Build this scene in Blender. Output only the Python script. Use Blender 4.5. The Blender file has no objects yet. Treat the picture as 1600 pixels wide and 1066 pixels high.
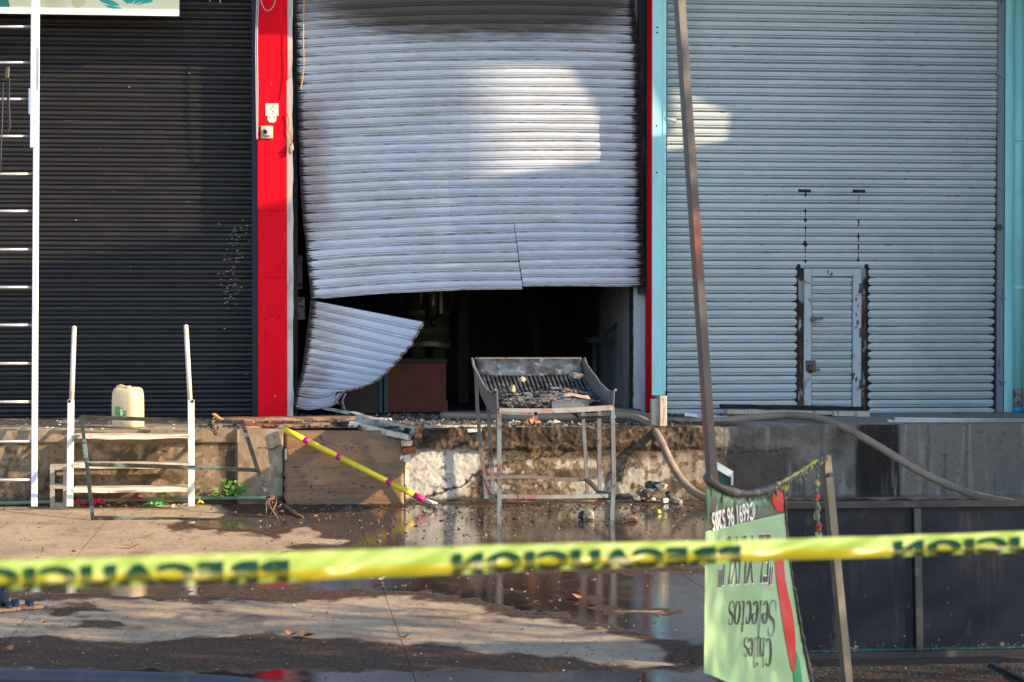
import bpy, bmesh, math, random
import numpy as np
from mathutils import Vector, Matrix, Quaternion, Euler

random.seed(7)
SC = bpy.context.scene
COL = SC.collection

# ---------------------------------------------------------------- camera, sky, sun
F = 3200.0                      # focal length in photograph pixels (1600 wide)
CAMH = 1.75                     # camera height above the street
D = CAMH * F / 308.0            # distance to the front of the platform (Y = 0)
YAW = math.atan(358.0 / F)
PITCH = math.atan(56.0 / F)
cam_d = bpy.data.cameras.new('camera')
cam = bpy.data.objects.new('camera', cam_d)
COL.objects.link(cam)
cam_d.sensor_width = 36.0
cam_d.lens = 36.0 * F / 1600.0
cam_d.clip_start = 0.1
cam_d.clip_end = 1000.0
cam.location = (0, -D, CAMH)
cam.rotation_mode = 'XYZ'
cam.rotation_euler = (math.pi / 2 - PITCH, 0, -YAW)
cam_d.dof.use_dof = True
cam_d.dof.focus_distance = 17.5
cam_d.dof.aperture_fstop = 6.8
SC.camera = cam
CR = Euler((math.pi / 2 - PITCH, 0, -YAW)).to_matrix()
CP = Vector((0, -D, CAMH))

TO_SUN = Vector((0.83, -0.40, 0.39)).normalized()
world = bpy.data.worlds.new('World')
SC.world = world
world.use_nodes = True
nt = world.node_tree
nt.nodes.clear()
sky = nt.nodes.new('ShaderNodeTexSky')
sky.sky_type = 'NISHITA'
sky.sun_disc = False
sky.sun_elevation = math.asin(TO_SUN.z)
sky.sun_rotation = math.atan2(TO_SUN.x, TO_SUN.y)
sky.altitude = 10
sky.air_density = 1.0
sky.dust_density = 0.8
sky.ozone_density = 2.2
bg = nt.nodes.new('ShaderNodeBackground')
bg.inputs['Strength'].default_value = 0.15
wo = nt.nodes.new('ShaderNodeOutputWorld')
nt.links.new(sky.outputs[0], bg.inputs[0])
nt.links.new(bg.outputs[0], wo.inputs[0])

sun_d = bpy.data.lights.new('sun', 'SUN')
sun = bpy.data.objects.new('sun', sun_d)
COL.objects.link(sun)
sun_d.energy = 3.6
sun_d.angle = math.radians(0.55)
sun_d.color = (1.0, 0.77, 0.49)
sun.rotation_euler = TO_SUN.to_track_quat('Z', 'Y').to_euler()
sun.location = (20, -10, 12)

SC.view_settings.view_transform = 'Standard'
SC.view_settings.look = 'None'
SC.view_settings.gamma = 1.0
SC.view_settings.use_curve_mapping = False
SC.view_settings.exposure = 1.5
SC.render.engine = 'CYCLES'
SC.cycles.max_bounces = 8
SC.cycles.use_denoising = True

# ---------------------------------------------------------------- placing helpers
def ray(px, py):
    return CR @ Vector(((px - 800.0) / F, (533.0 - py) / F, -1.0))
def P(px, py, Y):
    d = ray(px, py)
    return CP + d * ((Y - CP.y) / d.y)
def G(px, py, z=0.0):
    d = ray(px, py)
    return CP + d * ((z - CP.z) / d.z)
def lerp(a, b, t): return a + (b - a) * t
def sst(a, b, x):
    t = np.clip((np.asarray(x, dtype=float) - a) / (b - a), 0, 1)
    return t * t * (3 - 2 * t)
def interp(x, pts):
    return np.interp(x, [p[0] for p in pts], [p[1] for p in pts])

# ---------------------------------------------------------------- numpy noise
def vnoise(x, y, seed=0):
    x = np.asarray(x, float); y = np.asarray(y, float)
    xi = np.floor(x).astype(np.int64); yi = np.floor(y).astype(np.int64)
    fx = x - xi; fy = y - yi
    fx = fx * fx * (3 - 2 * fx); fy = fy * fy * (3 - 2 * fy)
    def h(a, b):
        n = (a * 374761393 + b * 668265263 + seed * 1442695041) & 0xFFFFFFFF
        n = ((n ^ (n >> 13)) * 1274126177) & 0xFFFFFFFF
        n = n ^ (n >> 16)
        return (n & 0xFFFF) / 65535.0
    return (h(xi, yi) * (1 - fx) + h(xi + 1, yi) * fx) * (1 - fy) + (h(xi, yi + 1) * (1 - fx) + h(xi + 1, yi + 1) * fx) * fy
def fbm(x, y, seed=0, oct=4):
    s = 0; a = .5; t = 0
    for i in range(oct):
        s = s + a * vnoise(x * 2 ** i, y * 2 ** i, seed + i * 17); t += a; a *= .5
    return s / t

# ---------------------------------------------------------------- materials
def mat(name, col, rough=.6, metal=0., layers=(), bump=None, attrs=(), spec=.5, vcol=None, trans=0., emit=None, coat=0.):
    m = bpy.data.materials.new(name)
    m.use_nodes = True
    n = m.node_tree.nodes; L = m.node_tree.links
    b = n['Principled BSDF']
    geo = n.new('ShaderNodeNewGeometry')
    def noise(scale, det=4., rg=.55, off=0.):
        mp = n.new('ShaderNodeMapping')
        sc = scale if isinstance(scale, (tuple, list)) else (scale,) * 3
        mp.inputs['Scale'].default_value = sc
        mp.inputs['Location'].default_value = (off, off * 1.3, off * .7)
        L.new(geo.outputs['Position'], mp.inputs['Vector'])
        t = n.new('ShaderNodeTexNoise')
        t.inputs['Scale'].default_value = 1.0
        t.inputs['Detail'].default_value = det
        t.inputs['Roughness'].default_value = rg
        L.new(mp.outputs[0], t.inputs['Vector'])
        return t.outputs[0]
    def ramp(v, lo, hi, amt=1.):
        r = n.new('ShaderNodeMapRange'); r.interpolation_type = 'SMOOTHSTEP'
        r.inputs['From Min'].default_value = lo; r.inputs['From Max'].default_value = hi
        r.inputs['To Min'].default_value = 0; r.inputs['To Max'].default_value = amt
        L.new(v, r.inputs['Value'])
        return r.outputs[0]
    if vcol:
        a = n.new('ShaderNodeAttribute'); a.attribute_name = vcol
        cur = a.outputs['Color']
    else:
        r = n.new('ShaderNodeRGB'); r.outputs[0].default_value = (*col, 1); cur = r.outputs[0]
    rv = n.new('ShaderNodeValue'); rv.outputs[0].default_value = rough; rc = rv.outputs[0]
    def mixin(fac, c, rr):
        nonlocal cur, rc
        x = n.new('ShaderNodeMix'); x.data_type = 'RGBA'
        L.new(fac, x.inputs['Factor']); L.new(cur, x.inputs[6]); x.inputs[7].default_value = (*c, 1)
        cur = x.outputs[2]
        if rr is not None:
            y = n.new('ShaderNodeMix')
            L.new(fac, y.inputs['Factor']); L.new(rc, y.inputs[2]); y.inputs[3].default_value = rr
            rc = y.outputs[0]
    k = 0
    for l in layers:
        k += 1
        v = noise(l['s'], l.get('d', 4.), l.get('rg', .55), off=k * 13.7)
        mixin(ramp(v, l['lo'], l['hi'], l.get('a', 1.)), l['c'], l.get('r'))
    for l in attrs:
        k += 1
        a = n.new('ShaderNodeAttribute'); a.attribute_name = l['n']
        v = noise(l.get('s', 20.), 5., .6, off=k * 7.1)
        ad = n.new('ShaderNodeMath'); ad.operation = 'MULTIPLY_ADD'
        L.new(v, ad.inputs[0]); ad.inputs[1].default_value = l.get('k', .6); L.new(a.outputs['Fac'], ad.inputs[2])
        kk = l.get('k', .6) * .5
        mixin(ramp(ad.outputs[0], l.get('lo', .3) + kk, l.get('hi', .6) + kk, l.get('a', 1.)), l['c'], l.get('r'))
    L.new(cur, b.inputs['Base Color']); L.new(rc, b.inputs['Roughness'])
    b.inputs['Metallic'].default_value = metal
    b.inputs['Specular IOR Level'].default_value = spec
    b.inputs['Coat Weight'].default_value = coat
    if bump:
        bp = n.new('ShaderNodeBump')
        bp.inputs['Strength'].default_value = bump[1]
        bp.inputs['Distance'].default_value = bump[2] if len(bump) > 2 else .01
        L.new(noise(bump[0], 5., .6, off=3.3), bp.inputs['Height'])
        L.new(bp.outputs[0], b.inputs['Normal'])
    if trans:
        out = n['Material Output']
        tr = n.new('ShaderNodeBsdfTranslucent'); L.new(cur, tr.inputs[0])
        mx = n.new('ShaderNodeMixShader'); mx.inputs[0].default_value = trans
        L.new(b.outputs[0], mx.inputs[1]); L.new(tr.outputs[0], mx.inputs[2]); L.new(mx.outputs[0], out.inputs[0])
    return m
def Ly(c, s, lo, hi, a=1., r=None, d=4., rg=.55):
    return dict(c=c, s=s, lo=lo, hi=hi, a=a, r=r, d=d, rg=rg)

M = {}
# ---------------------------------------------------------------- object helpers
WL = {}
def tag(o, label=None, cat=None, group=None, kind=None):
    if label: o['label'] = label
    if cat: o['category'] = cat
    if group: o['group'] = group
    if kind: o['kind'] = kind
    return o
def thing(name, label, cat, loc=(0, 0, 0), group=None):
    o = bpy.data.objects.new(name, None); COL.objects.link(o)
    o.empty_display_size = .1
    o.location = loc; WL[o.name] = Vector(loc)
    return tag(o, label, cat, group)
def link(name, me, m=None, parent=None, shift=True):
    """link mesh data whose vertices are in world coordinates"""
    if parent is not None:
        w = WL[parent.name]
    else:
        xs = [v.co for v in me.vertices]
        if xs:
            w = Vector(((min(v.x for v in xs) + max(v.x for v in xs)) / 2, (min(v.y for v in xs) + max(v.y for v in xs)) / 2, min(v.z for v in xs)))
        else: w = Vector()
    if w.length > 0:
        me.transform(Matrix.Translation(-w))
    o = bpy.data.objects.new(name, me); COL.objects.link(o)
    if parent is not None:
        o.parent = parent
    else:
        o.location = w
    WL[o.name] = w
    if m is not None:
        me.materials.clear(); me.materials.append(M[m] if isinstance(m, str) else m)
    return o

class MB:
    def __init__(s): s.v = []; s.f = []; s.sm = []
    def add(s, vs, fs, sm=False):
        o = len(s.v); s.v += [tuple(v) for v in vs]; s.f += [tuple(i + o for i in f) for f in fs]; s.sm += [sm] * len(fs)
        return s
    def box(s, lo, hi, jit=0.):
        x0, y0, z0 = lo; x1, y1, z1 = hi
        vs = [(x0, y0, z0), (x1, y0, z0), (x1, y1, z0), (x0, y1, z0), (x0, y0, z1), (x1, y0, z1), (x1, y1, z1), (x0, y1, z1)]
        if jit: vs = [tuple(c + random.uniform(-jit, jit) for c in v) for v in vs]
        return s.add(vs, [(0, 3, 2, 1), (4, 5, 6, 7), (0, 1, 5, 4), (1, 2, 6, 5), (2, 3, 7, 6), (3, 0, 4, 7)])
    def obox(s, c, sx, sy, sz, R):
        c = Vector(c); vs = []
        for z in (-sz / 2, sz / 2):
            for (x, y) in ((-sx / 2, -sy / 2), (sx / 2, -sy / 2), (sx / 2, sy / 2), (-sx / 2, sy / 2)):
                vs.append(c + R @ Vector((x, y, z)))
        return s.add(vs, [(0, 3, 2, 1), (4, 5, 6, 7), (0, 1, 5, 4), (1, 2, 6, 5), (2, 3, 7, 6), (3, 0, 4, 7)])
    def bar(s, a, b, w, d, up=(0, 0, 1)):
        """rectangular bar a->b, w across, d along the 'up' side"""
        a = Vector(a); b = Vector(b); z = (b - a).normalized(); u = Vector(up)
        if abs(z.dot(u)) > .95: u = Vector((0, 1, 0))
        x = u.cross(z).normalized(); y = z.cross(x).normalized()
        vs = []
        for p in (a, b):
            for (i, j) in ((-1, -1), (1, -1), (1, 1), (-1, 1)):
                vs.append(p + x * (i * w / 2) + y * (j * d / 2))
        return s.add(vs, [(0, 3, 2, 1), (4, 5, 6, 7), (0, 1, 5, 4), (1, 2, 6, 5), (2, 3, 7, 6), (3, 0, 4, 7)])
    def tube(s, pts, r, seg=10, cap=True, flat=1.):
        pts = [Vector(p) for p in pts]; n = len(pts); vs = []
        rs = r if isinstance(r, (list, tuple)) else [r] * n
        prev = None
        for i, p in enumerate(pts):
            t = (pts[min(i + 1, n - 1)] - pts[max(i - 1, 0)]).normalized()
            if prev is None:
                u = Vector((0, 0, 1)) if abs(t.z) < .9 else Vector((0, 1, 0))
                x = u.cross(t).normalized()
            else:
                x = (prev - t * prev.dot(t)).normalized()
            prev = x; y = t.cross(x)
            for k in range(seg):
                a = 2 * math.pi * k / seg
                vs.append(p + x * (math.cos(a) * rs[i]) + y * (math.sin(a) * rs[i] * flat))
        fs = []
        for i in range(n - 1):
            for k in range(seg):
                fs.append((i * seg + k, i * seg + (k + 1) % seg, (i + 1) * seg + (k + 1) % seg, (i + 1) * seg + k))
        s.add(vs, fs, True)
        if cap:
            o = len(s.v) - len(vs)
            s.f.append(tuple(o + k for k in range(seg - 1, -1, -1))); s.sm.append(False)
            s.f.append(tuple(o + (n - 1) * seg + k for k in range(seg))); s.sm.append(False)
        return s
    def prism(s, poly, off):
        """closed polygon of 3-D points, extruded by vector off"""
        n = len(poly); off = Vector(off); a = [Vector(p) for p in poly]; b = [p + off for p in a]
        return s.add(a + b, [tuple(range(n)), tuple(range(2 * n - 1, n - 1, -1))] + [(i, i + n, (i + 1) % n + n, (i + 1) % n) for i in range(n)])
    def grid(s, fn, nu, nv, sm=True):
        vs = [fn(i / nu, j / nv) for j in range(nv + 1) for i in range(nu + 1)]
        return s.add(vs, [(j * (nu + 1) + i, j * (nu + 1) + i + 1, (j + 1) * (nu + 1) + i + 1, (j + 1) * (nu + 1) + i) for j in range(nv) for i in range(nu)], sm)
    def lump(s, c, r, seed=0, sub=1, sq=(1, 1, 1)):
        bm = bmesh.new(); bmesh.ops.create_icosphere(bm, subdivisions=sub, radius=1.)
        rd = random.Random(seed); c = Vector(c)
        vs = []
        for v in bm.verts:
            k = r * rd.uniform(.7, 1.2)
            vs.append((c.x + v.co.x * k * sq[0], c.y + v.co.y * k * sq[1], c.z + v.co.z * k * sq[2]))
        bm.verts.index_update()
        fs = [tuple(v.index for v in f.verts) for f in bm.faces]
        bm.free()
        return s.add(vs, fs)
    def mesh(s, name):
        me = bpy.data.meshes.new(name); me.from_pydata(s.v, [], s.f)
        me.polygons.foreach_set('use_smooth', s.sm)
        me.update()
        return me
    def build(s, name, m, parent=None, bevel=0., fix=True):
        me = s.mesh(name)
        bm = bmesh.new(); bm.from_mesh(me)
        if fix: bmesh.ops.recalc_face_normals(bm, faces=bm.faces)
        if bevel:
            bmesh.ops.bevel(bm, geom=[e for e in bm.edges], offset=bevel, segments=1, affect='EDGES', clamp_overlap=True)
        bm.to_mesh(me); bm.free()
        return link(name, me, m, parent)
def fattr(me, name, vals):
    a = me.attributes.new(name, 'FLOAT', 'POINT'); a.data.foreach_set('value', np.asarray(vals, np.float32).ravel())
def cattr(me, name, rgb):
    rgb = np.asarray(rgb, np.float32); c = np.ones((len(rgb), 4), np.float32); c[:, :3] = rgb
    a = me.attributes.new(name, 'FLOAT_COLOR', 'POINT'); a.data.foreach_set('color', c.ravel())
def npmesh(name, verts, nu, nv, smooth=True):
    """grid mesh from (nv+1)*(nu+1) vertices"""
    verts = np.asarray(verts, float)
    i, j = np.meshgrid(np.arange(nu), np.arange(nv))
    a = (j * (nu + 1) + i).ravel()
    fs = np.stack([a, a + 1, a + nu + 2, a + nu + 1], 1)
    me = bpy.data.meshes.new(name)
    me.from_pydata(verts.tolist(), [], fs.tolist())
    me.polygons.foreach_set('use_smooth', [smooth] * len(fs))
    me.update()
    return me
def dup(o, loc=None, parent=None):
    c = o.copy(); COL.objects.link(c); c.parent = parent
    if loc is not None: c.location = loc
    return c
def text_mesh(txt, size=1., bold=0., xs=1., space=1.):
    cu = bpy.data.curves.new('lettering', 'FONT'); cu.body = txt; cu.size = size; cu.offset = bold; cu.space_character = space
    cu.resolution_u = 4
    o = bpy.data.objects.new('lettering', cu); COL.objects.link(o)
    dg = bpy.context.evaluated_depsgraph_get(); dg.update()
    me = bpy.data.meshes.new_from_object(o.evaluated_get(dg))
    bpy.data.objects.remove(o)
    for v in me.vertices: v.co.x *= xs
    return me

# paint and metal
M['navy'] = mat('navy shutter paint', (.013, .0125, .014), .40, .0, [Ly((.030, .026, .024), (3, 3, 40), .5, .75, .7, .5), Ly((.2, .19, .17), (30, 30, 60), .76, .8, .5), Ly((.006, .006, .008), (8, 8, 20), .52, .7, .6, .6)], bump=((40, 40, 80), .15, .003))
M['red'] = mat('red pillar paint', (.70, .0012, .012), .7, 0, [Ly((.55, .001, .010), (5, 5, 2), .45, .75, .7), Ly((.62, .45, .38), (25, 25, 12), .735, .75, .8), Ly((.20, .008, .012), (14, 14, 5), .62, .70, .5), Ly((.75, .10, .08), (40, 40, 4), .68, .74, .5)], bump=((60, 60, 20), .4, .004), spec=.12)
M['plaster'] = mat('pale jamb plaster', (.52, .49, .44), .75, 0, [Ly((.28, .25, .2), (10, 10, 3), .5, .72, .8), Ly((.08, .07, .06), (22, 22, 9), .66, .73, .8)], bump=(40, .4, .004))
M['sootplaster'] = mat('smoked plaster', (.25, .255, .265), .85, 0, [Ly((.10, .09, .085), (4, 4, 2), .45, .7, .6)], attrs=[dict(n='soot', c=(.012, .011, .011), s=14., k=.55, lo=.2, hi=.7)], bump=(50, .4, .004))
M['soot'] = mat('soot black surface', (.014, .013, .012), .9, 0, [Ly((.03, .026, .022), 3, .5, .75, .8)], bump=(20, .5, .01))
M['cyan'] = mat('cyan pillar paint', (.37, .78, .74), .5, 0, [Ly((.26, .62, .60), (4, 4, 1.2), .46, .70, .7), Ly((.42, .60, .56), (16, 16, 3), .56, .7, .5), Ly((.05, .10, .10), (30, 30, 9), .72, .75, .8), Ly((.5, .58, .55), (20, 20, 6), .7, .74, .6)], bump=(50, .2, .003))
M['cyanpipe'] = mat('cyan drain pipe paint', (.28, .68, .65), .4, 0, [Ly((.18, .52, .52), (6, 6, 2), .5, .75, .6)])
M['guide'] = mat('grey blue guide steel', (.20, .25, .29), .5, .3, [Ly((.07, .06, .05), (20, 20, 5), .6, .7, .8)])
M['guidedark'] = mat('burnt guide steel', (.03, .03, .032), .6, .3, [Ly((.11, .11, .11), (10, 10, 3), .52, .72, .8)])
M['navyguide'] = mat('navy guide steel', (.018, .026, .05), .45, .2)
M['zinc'] = mat('burnt zinc slat', (.49, .525, .59), .48, .12,
    [Ly((.43, .45, .49), (1.5, 1.5, 5), .45, .65, .7), Ly((.70, .70, .69), (2.5, 2.5, 34), .62, .70, .7), Ly((.34, .31, .30), (1.6, 1.6, 9), .56, .72, .45), Ly((.74, .72, .68), (7, 7, 60), .69, .73, .8), Ly((.14, .11, .09), (18, 18, 50), .72, .76, .7)],
    attrs=[dict(n='scorch', c=(.060, .043, .034), s=(3, 3, 30), k=.9, lo=.1, hi=.9, a=.93, r=.75), dict(n='rust', c=(.17, .085, .075), s=(5, 5, 26), k=1.1, lo=.15, hi=.95, a=.62, r=.7), dict(n='soot', c=(.020, .015, .013), s=(10, 10, 45), k=.8, lo=.3, hi=.65, r=.8)], bump=((8, 8, 30), .10, .004))
M['edge'] = mat('torn brown slat edge', (.15, .10, .07), .7, .2, [Ly((.3, .24, .18), 60, .5, .7, .6)])
M['steelrust'] = mat('rusted square tube', (.11, .10, .10), .55, .5, [Ly((.22, .075, .03), (9, 9, 1.6), .50, .62, .8, .8), Ly((.28, .26, .24), (22, 22, 6), .6, .7, .6), Ly((.04, .035, .03), (18, 18, 5), .55, .7, .5)], bump=(60, .25, .003))
M['rustpost'] = mat('red rusted square tube', (.065, .058, .058), .55, .3, [Ly((.26, .075, .03), (3, 3, 1.1), .47, .6, .9, .8), Ly((.07, .06, .055), (22, 22, 5), .55, .7, .6), Ly((.30, .28, .26), (60, 60, 14), .7, .74, .6)], bump=(80, .25, .002))
M['greysteel'] = mat('worn grey steel tube', (.10, .085, .07), .42, .65, [Ly((.10, .08, .06), (12, 12, 3), .5, .68, .8), Ly((.45, .43, .40), (40, 40, 8), .66, .72, .6)], bump=(80, .2, .002))
M['burnt'] = mat('burnt grey pink steel', (.17, .145, .14), .6, .35, [Ly((.19, .085, .06), (7, 7, 5), .5, .66, .8, .8), Ly((.16, .21, .23), (9, 9, 6), .5, .62, .8), Ly((.035, .03, .03), (20, 20, 14), .58, .68, .8), Ly((.5, .46, .42), (40, 40, 20), .68, .73, .6)], bump=(60, .3, .003))
M['tray'] = mat('scorched tray sheet', (.09, .105, .12), .45, .5, [Ly((.03, .028, .028), (9, 9, 9), .42, .6, .9), Ly((.28, .36, .38), (14, 14, 14), .56, .7, .7), Ly((.34, .26, .22), (25, 25, 25), .66, .73, .7)], bump=(60, .4, .004))
M['alu'] = mat('bright aluminium', (.52, .52, .54), .35, .75, [Ly((.34, .34, .36), (20, 20, 3), .5, .75, .6)])
M['aluface'] = mat('pale ladder rail', (.62, .62, .66), .40, .35, [Ly((.42, .42, .46), (20, 20, 3), .48, .7, .7), Ly((.15, .14, .13), (30, 30, 8), .68, .72, .8)])
M['rackwhite'] = mat('chipped white enamel', (.60, .565, .51), .45, 0, [Ly((.42, .33, .24), (12, 12, 6), .54, .68, .7), Ly((.07, .05, .045), (26, 26, 12), .685, .71, .95), Ly((.36, .13, .05), (34, 34, 18), .71, .74, .9)], bump=(60, .2, .003))
M['treadwood'] = mat('worn white tread', (.60, .52, .42), .7, 0, [Ly((.20, .13, .08), (3, 40, 40), .5, .62, .9), Ly((.06, .045, .035), (5, 60, 60), .64, .7, .9), Ly((.42, .20, .08), (22, 22, 22), .66, .72, .8)], bump=((6, 60, 60), .4, .004))
M['jug'] = mat('cream plastic', (.72, .58, .36), .42, 0, [Ly((.74, .58, .36), (7, 7, 7), .5, .72, .5), Ly((.35, .22, .08), (40, 40, 40), .70, .74, .6)], trans=.18)
M['jugdirt'] = mat('brown grime', (.16, .09, .03), .8)
M['labelgreen'] = mat('green label', (.07, .30, .09), .5, 0, [Ly((.45, .62, .30), (40, 40, 90), .58, .66, .9), Ly((.4, .08, .03), (50, 50, 50), .68, .7, .8)])
M['labelpale'] = mat('pale label print', (.75, .72, .45), .5)
M['block'] = mat('grey tan block', (.36, .31, .25), .9, 0, [Ly((.22, .19, .15), 18, .5, .7, .8)], bump=(120, .7, .006))
M['frame'] = mat('scorched green tube', (.055, .055, .045), .6, .3, [Ly((.20, .27, .22), (2.2, 2.2, 4), .52, .60, .95), Ly((.03, .027, .025), (9, 9, 30), .5, .64, .9), Ly((.40, .37, .30), (26, 26, 60), .64, .7, .7)], bump=(70, .4, .003))
M['ply'] = mat('wet plywood', (.19, .10, .042), .55, 0, [Ly((.11, .057, .024), (2, 8, 30), .45, .65, .8), Ly((.26, .155, .075), (3, 8, 14), .58, .74, .5), Ly((.10, .065, .04), (4, 4, 4), .56, .70, .6, .45), Ly((.018, .016, .015), (20, 20, 40), .64, .66, .95), Ly((.30, .22, .14), (60, 60, 60), .70, .74, .7)], bump=((10, 30, 60), .3, .003))
M['plank'] = mat('charred plank', (.20, .105, .055), .7, 0, [Ly((.035, .025, .02), (3, 16, 30), .46, .6, .95), Ly((.36, .25, .15), (5, 24, 40), .62, .70, .7)], bump=((6, 60, 60), .5, .005))
M['paletimber'] = mat('pale weathered timber', (.52, .44, .33), .8, 0, [Ly((.24, .18, .12), (30, 30, 6), .5, .66, .8), Ly((.06, .05, .04), (50, 50, 14), .66, .7, .9)], bump=((60, 60, 12), .5, .004))
M['orangetimber'] = mat('raw orange splinter', (.48, .22, .07), .8, 0, [Ly((.2, .08, .03), (20, 20, 8), .5, .7, .8)])
M['channel'] = mat('dented zinc channel', (.42, .45, .46), .45, .55, [Ly((.22, .20, .17), (6, 9, 9), .5, .68, .8), Ly((.06, .05, .045), (20, 20, 20), .64, .7, .8)])
M['foam'] = mat('cream foam edge', (.62, .55, .42), .9, 0, [Ly((.28, .22, .15), 26, .5, .7, .8)], bump=(70, .6, .006))
M['yellow'] = mat('yellow pole paint', (.80, .58, .015), .38, 0, [Ly((.5, .34, .02), (10, 10, 10), .6, .72, .6), Ly((.08, .06, .02), (60, 60, 60), .72, .74, .8)])
M['magenta'] = mat('magenta band', (.52, .012, .16), .45)
M['ropetip'] = mat('pale frayed tip', (.72, .60, .52), .9)
M['hose'] = mat('wet canvas hose', (.235, .18, .13), .6, 0, [Ly((.12, .09, .07), (5, 5, 5), .5, .68, .7), Ly((.36, .29, .22), (40, 40, 40), .6, .7, .5)], bump=((160, 160, 160), .5, .004))
M['hosedark'] = mat('dark wet hose', (.045, .045, .05), .4, 0, [Ly((.10, .10, .11), (8, 8, 8), .5, .7, .6)], bump=((160, 160, 160), .4, .003))
M['rubblegrey'] = mat('grey rubble', (.22, .20, .18), .8, 0, [Ly((.05, .045, .04), 20, .48, .62, .9)], bump=(50, .6, .008))
M['char'] = mat('wet charcoal', (.014, .013, .013), .35, 0, [Ly((.05, .045, .04), 50, .52, .66, .8), Ly((.20, .185, .17), 22, .60, .68, .85)], bump=(90, .8, .01))
M['ash'] = mat('grey ash crust', (.17, .16, .155), .6, 0, [Ly((.03, .028, .028), 24, .42, .58, .95), Ly((.5, .46, .41), 40, .64, .7, .8)], bump=(60, .9, .01))
M['cream'] = mat('cream lump', (.42, .34, .22), .9, 0, [Ly((.2, .15, .1), 30, .5, .66, .9)], bump=(60, .7, .01))
M['leafgreen'] = mat('fresh leaf', (.10, .26, .04), .5, 0, [Ly((.05, .17, .03), 30, .5, .7, .7)], trans=.3)
M['leafpale'] = mat('pale leaf', (.34, .46, .12), .5, trans=.3)
M['redplastic'] = mat('red plastic film', (.65, .02, .045), .35, trans=.2)
M['greenplastic'] = mat('green plastic film', (.04, .48, .11), .35, trans=.2)
M['yellowplastic'] = mat('yellow plastic bit', (.65, .52, .08), .5)
M['dryleaf'] = mat('dry orange leaf', (.42, .16, .05), .7, trans=.15)
M['palepaper'] = mat('pale scrap', (.42, .37, .31), .8)
M['greenpipe'] = mat('green conduit', (.13, .23, .15), .6, 0, [Ly((.30, .24, .17), (3, 20, 20), .52, .58, .95)])
M['browncab'] = mat('red brown board', (.085, .016, .007), .8, 0, [Ly((.04, .009, .005), (4, 4, 9), .5, .7, .7)])
M['darkwood'] = mat('dark brown board', (.014, .006, .004), .6, 0, [Ly((.02, .01, .008), (6, 6, 6), .5, .7, .8)])
M['tealsteel'] = mat('dark teal steel', (.018, .045, .05), .5, .3)
M['coat'] = mat('bunker coat cloth', (.018, .018, .004), .85, 0, [Ly((.015, .014, .005), 8, .5, .7, .7)])
M['strip'] = mat('reflective strip', (.07, .07, .05), .4)
M['stripyellow'] = mat('yellow lettering', (.055, .052, .006), .6)
M['tank'] = mat('black cylinder', (.018, .018, .019), .4)
M['skin'] = mat('skin', (.30, .17, .11), .6)
M['helmet'] = mat('dark helmet', (.03, .03, .03), .4)
M['whitemark'] = mat('white marking', (.75, .75, .72), .6)
M['bellcream'] = mat('yellowed cover plate', (.55, .46, .24), .5, 0, [Ly((.35, .27, .12), 40, .5, .7, .6)])
M['bellwhite'] = mat('white lens housing', (.72, .70, .64), .35)
M['black'] = mat('black gloss', (.012, .012, .012), .25)
M['patch'] = mat('bare cream patch', (.58, .58, .50), .8, 0, [Ly((.35, .28, .22), 40, .58, .68, .7)])
M['signpaper'] = mat('pale yellow sign', (.74, .73, .50), .5, 0, [Ly((.60, .58, .32), (2.2, 2.2, 2.2), .5, .62, .7)])
M['signteal'] = mat('teal print', (.01, .36, .30), .5)
M['signdeep'] = mat('deep teal print', (.008, .20, .15), .5)
M['signblue'] = mat('blue print', (.02, .22, .45), .5)
M['signwhite'] = mat('white print', (.70, .70, .64), .55, 0, [Ly((.45, .42, .36), (20, 20, 20), .55, .72, .5)])
M['cord'] = mat('orange yellow cord', (.62, .33, .12), .7)
M['wire'] = mat('grey wire', (.35, .37, .40), .5)
M['darkcord'] = mat('dark cord', (.03, .03, .035), .7)
# added shade casters outside the frame: canopy edge and sun blocker outlines
CAN_Y = .26
XN, BLOCKER_T = 8.2, .22
BLOCKER_POLYS = [('end_blocker', [(2.2, -.05), (-1.95, -.05), (-2.05, 2.4), (-2.15, 4.1), (2.2, 3.9)]),
            ('slope_blocker', [(2.2, 3.905), (-2.15, 4.105), (-3.3, 5.3), (-3.5, 7.35), (2.2, 3.95)]),
            ('upper_blocker', [(.9, 4.0), (2.2, 3.9), (2.2, 8.6), (-1.7, 8.6), (-.62, 6.75), (-.10, 5.92), (.15, 5.44), (.15, 5.0)]),
            ('corner_blocker', [(-.43, 5.50), (-.22, 5.62), (-.22, 6.2), (-.40, 6.9), (-.72, 6.9), (-.66, 6.63), (-.53, 6.09)])]
TREE, TREE_R, TREE_N = (8.6, -12.9, 3.9), 2.6, 5600
# ================================================================ GROUND
ZT = 0.66                      # platform top
YF = 1.98                      # shutter plane
YP = 1.70                      # pillar fronts
ground = MB()
ground.grid(lambda u, v: (lerp(-300, 300, u), lerp(-300, 300, v), -.009), 8, 8, False)
M['earth'] = mat('street base', (.16, .14, .12), .9, 0, [Ly((.10, .09, .08), .6, .4, .7, .8)], bump=(8, .5, .02))
gr = ground.build('ground', 'earth'); tag(gr, kind='structure')

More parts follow.
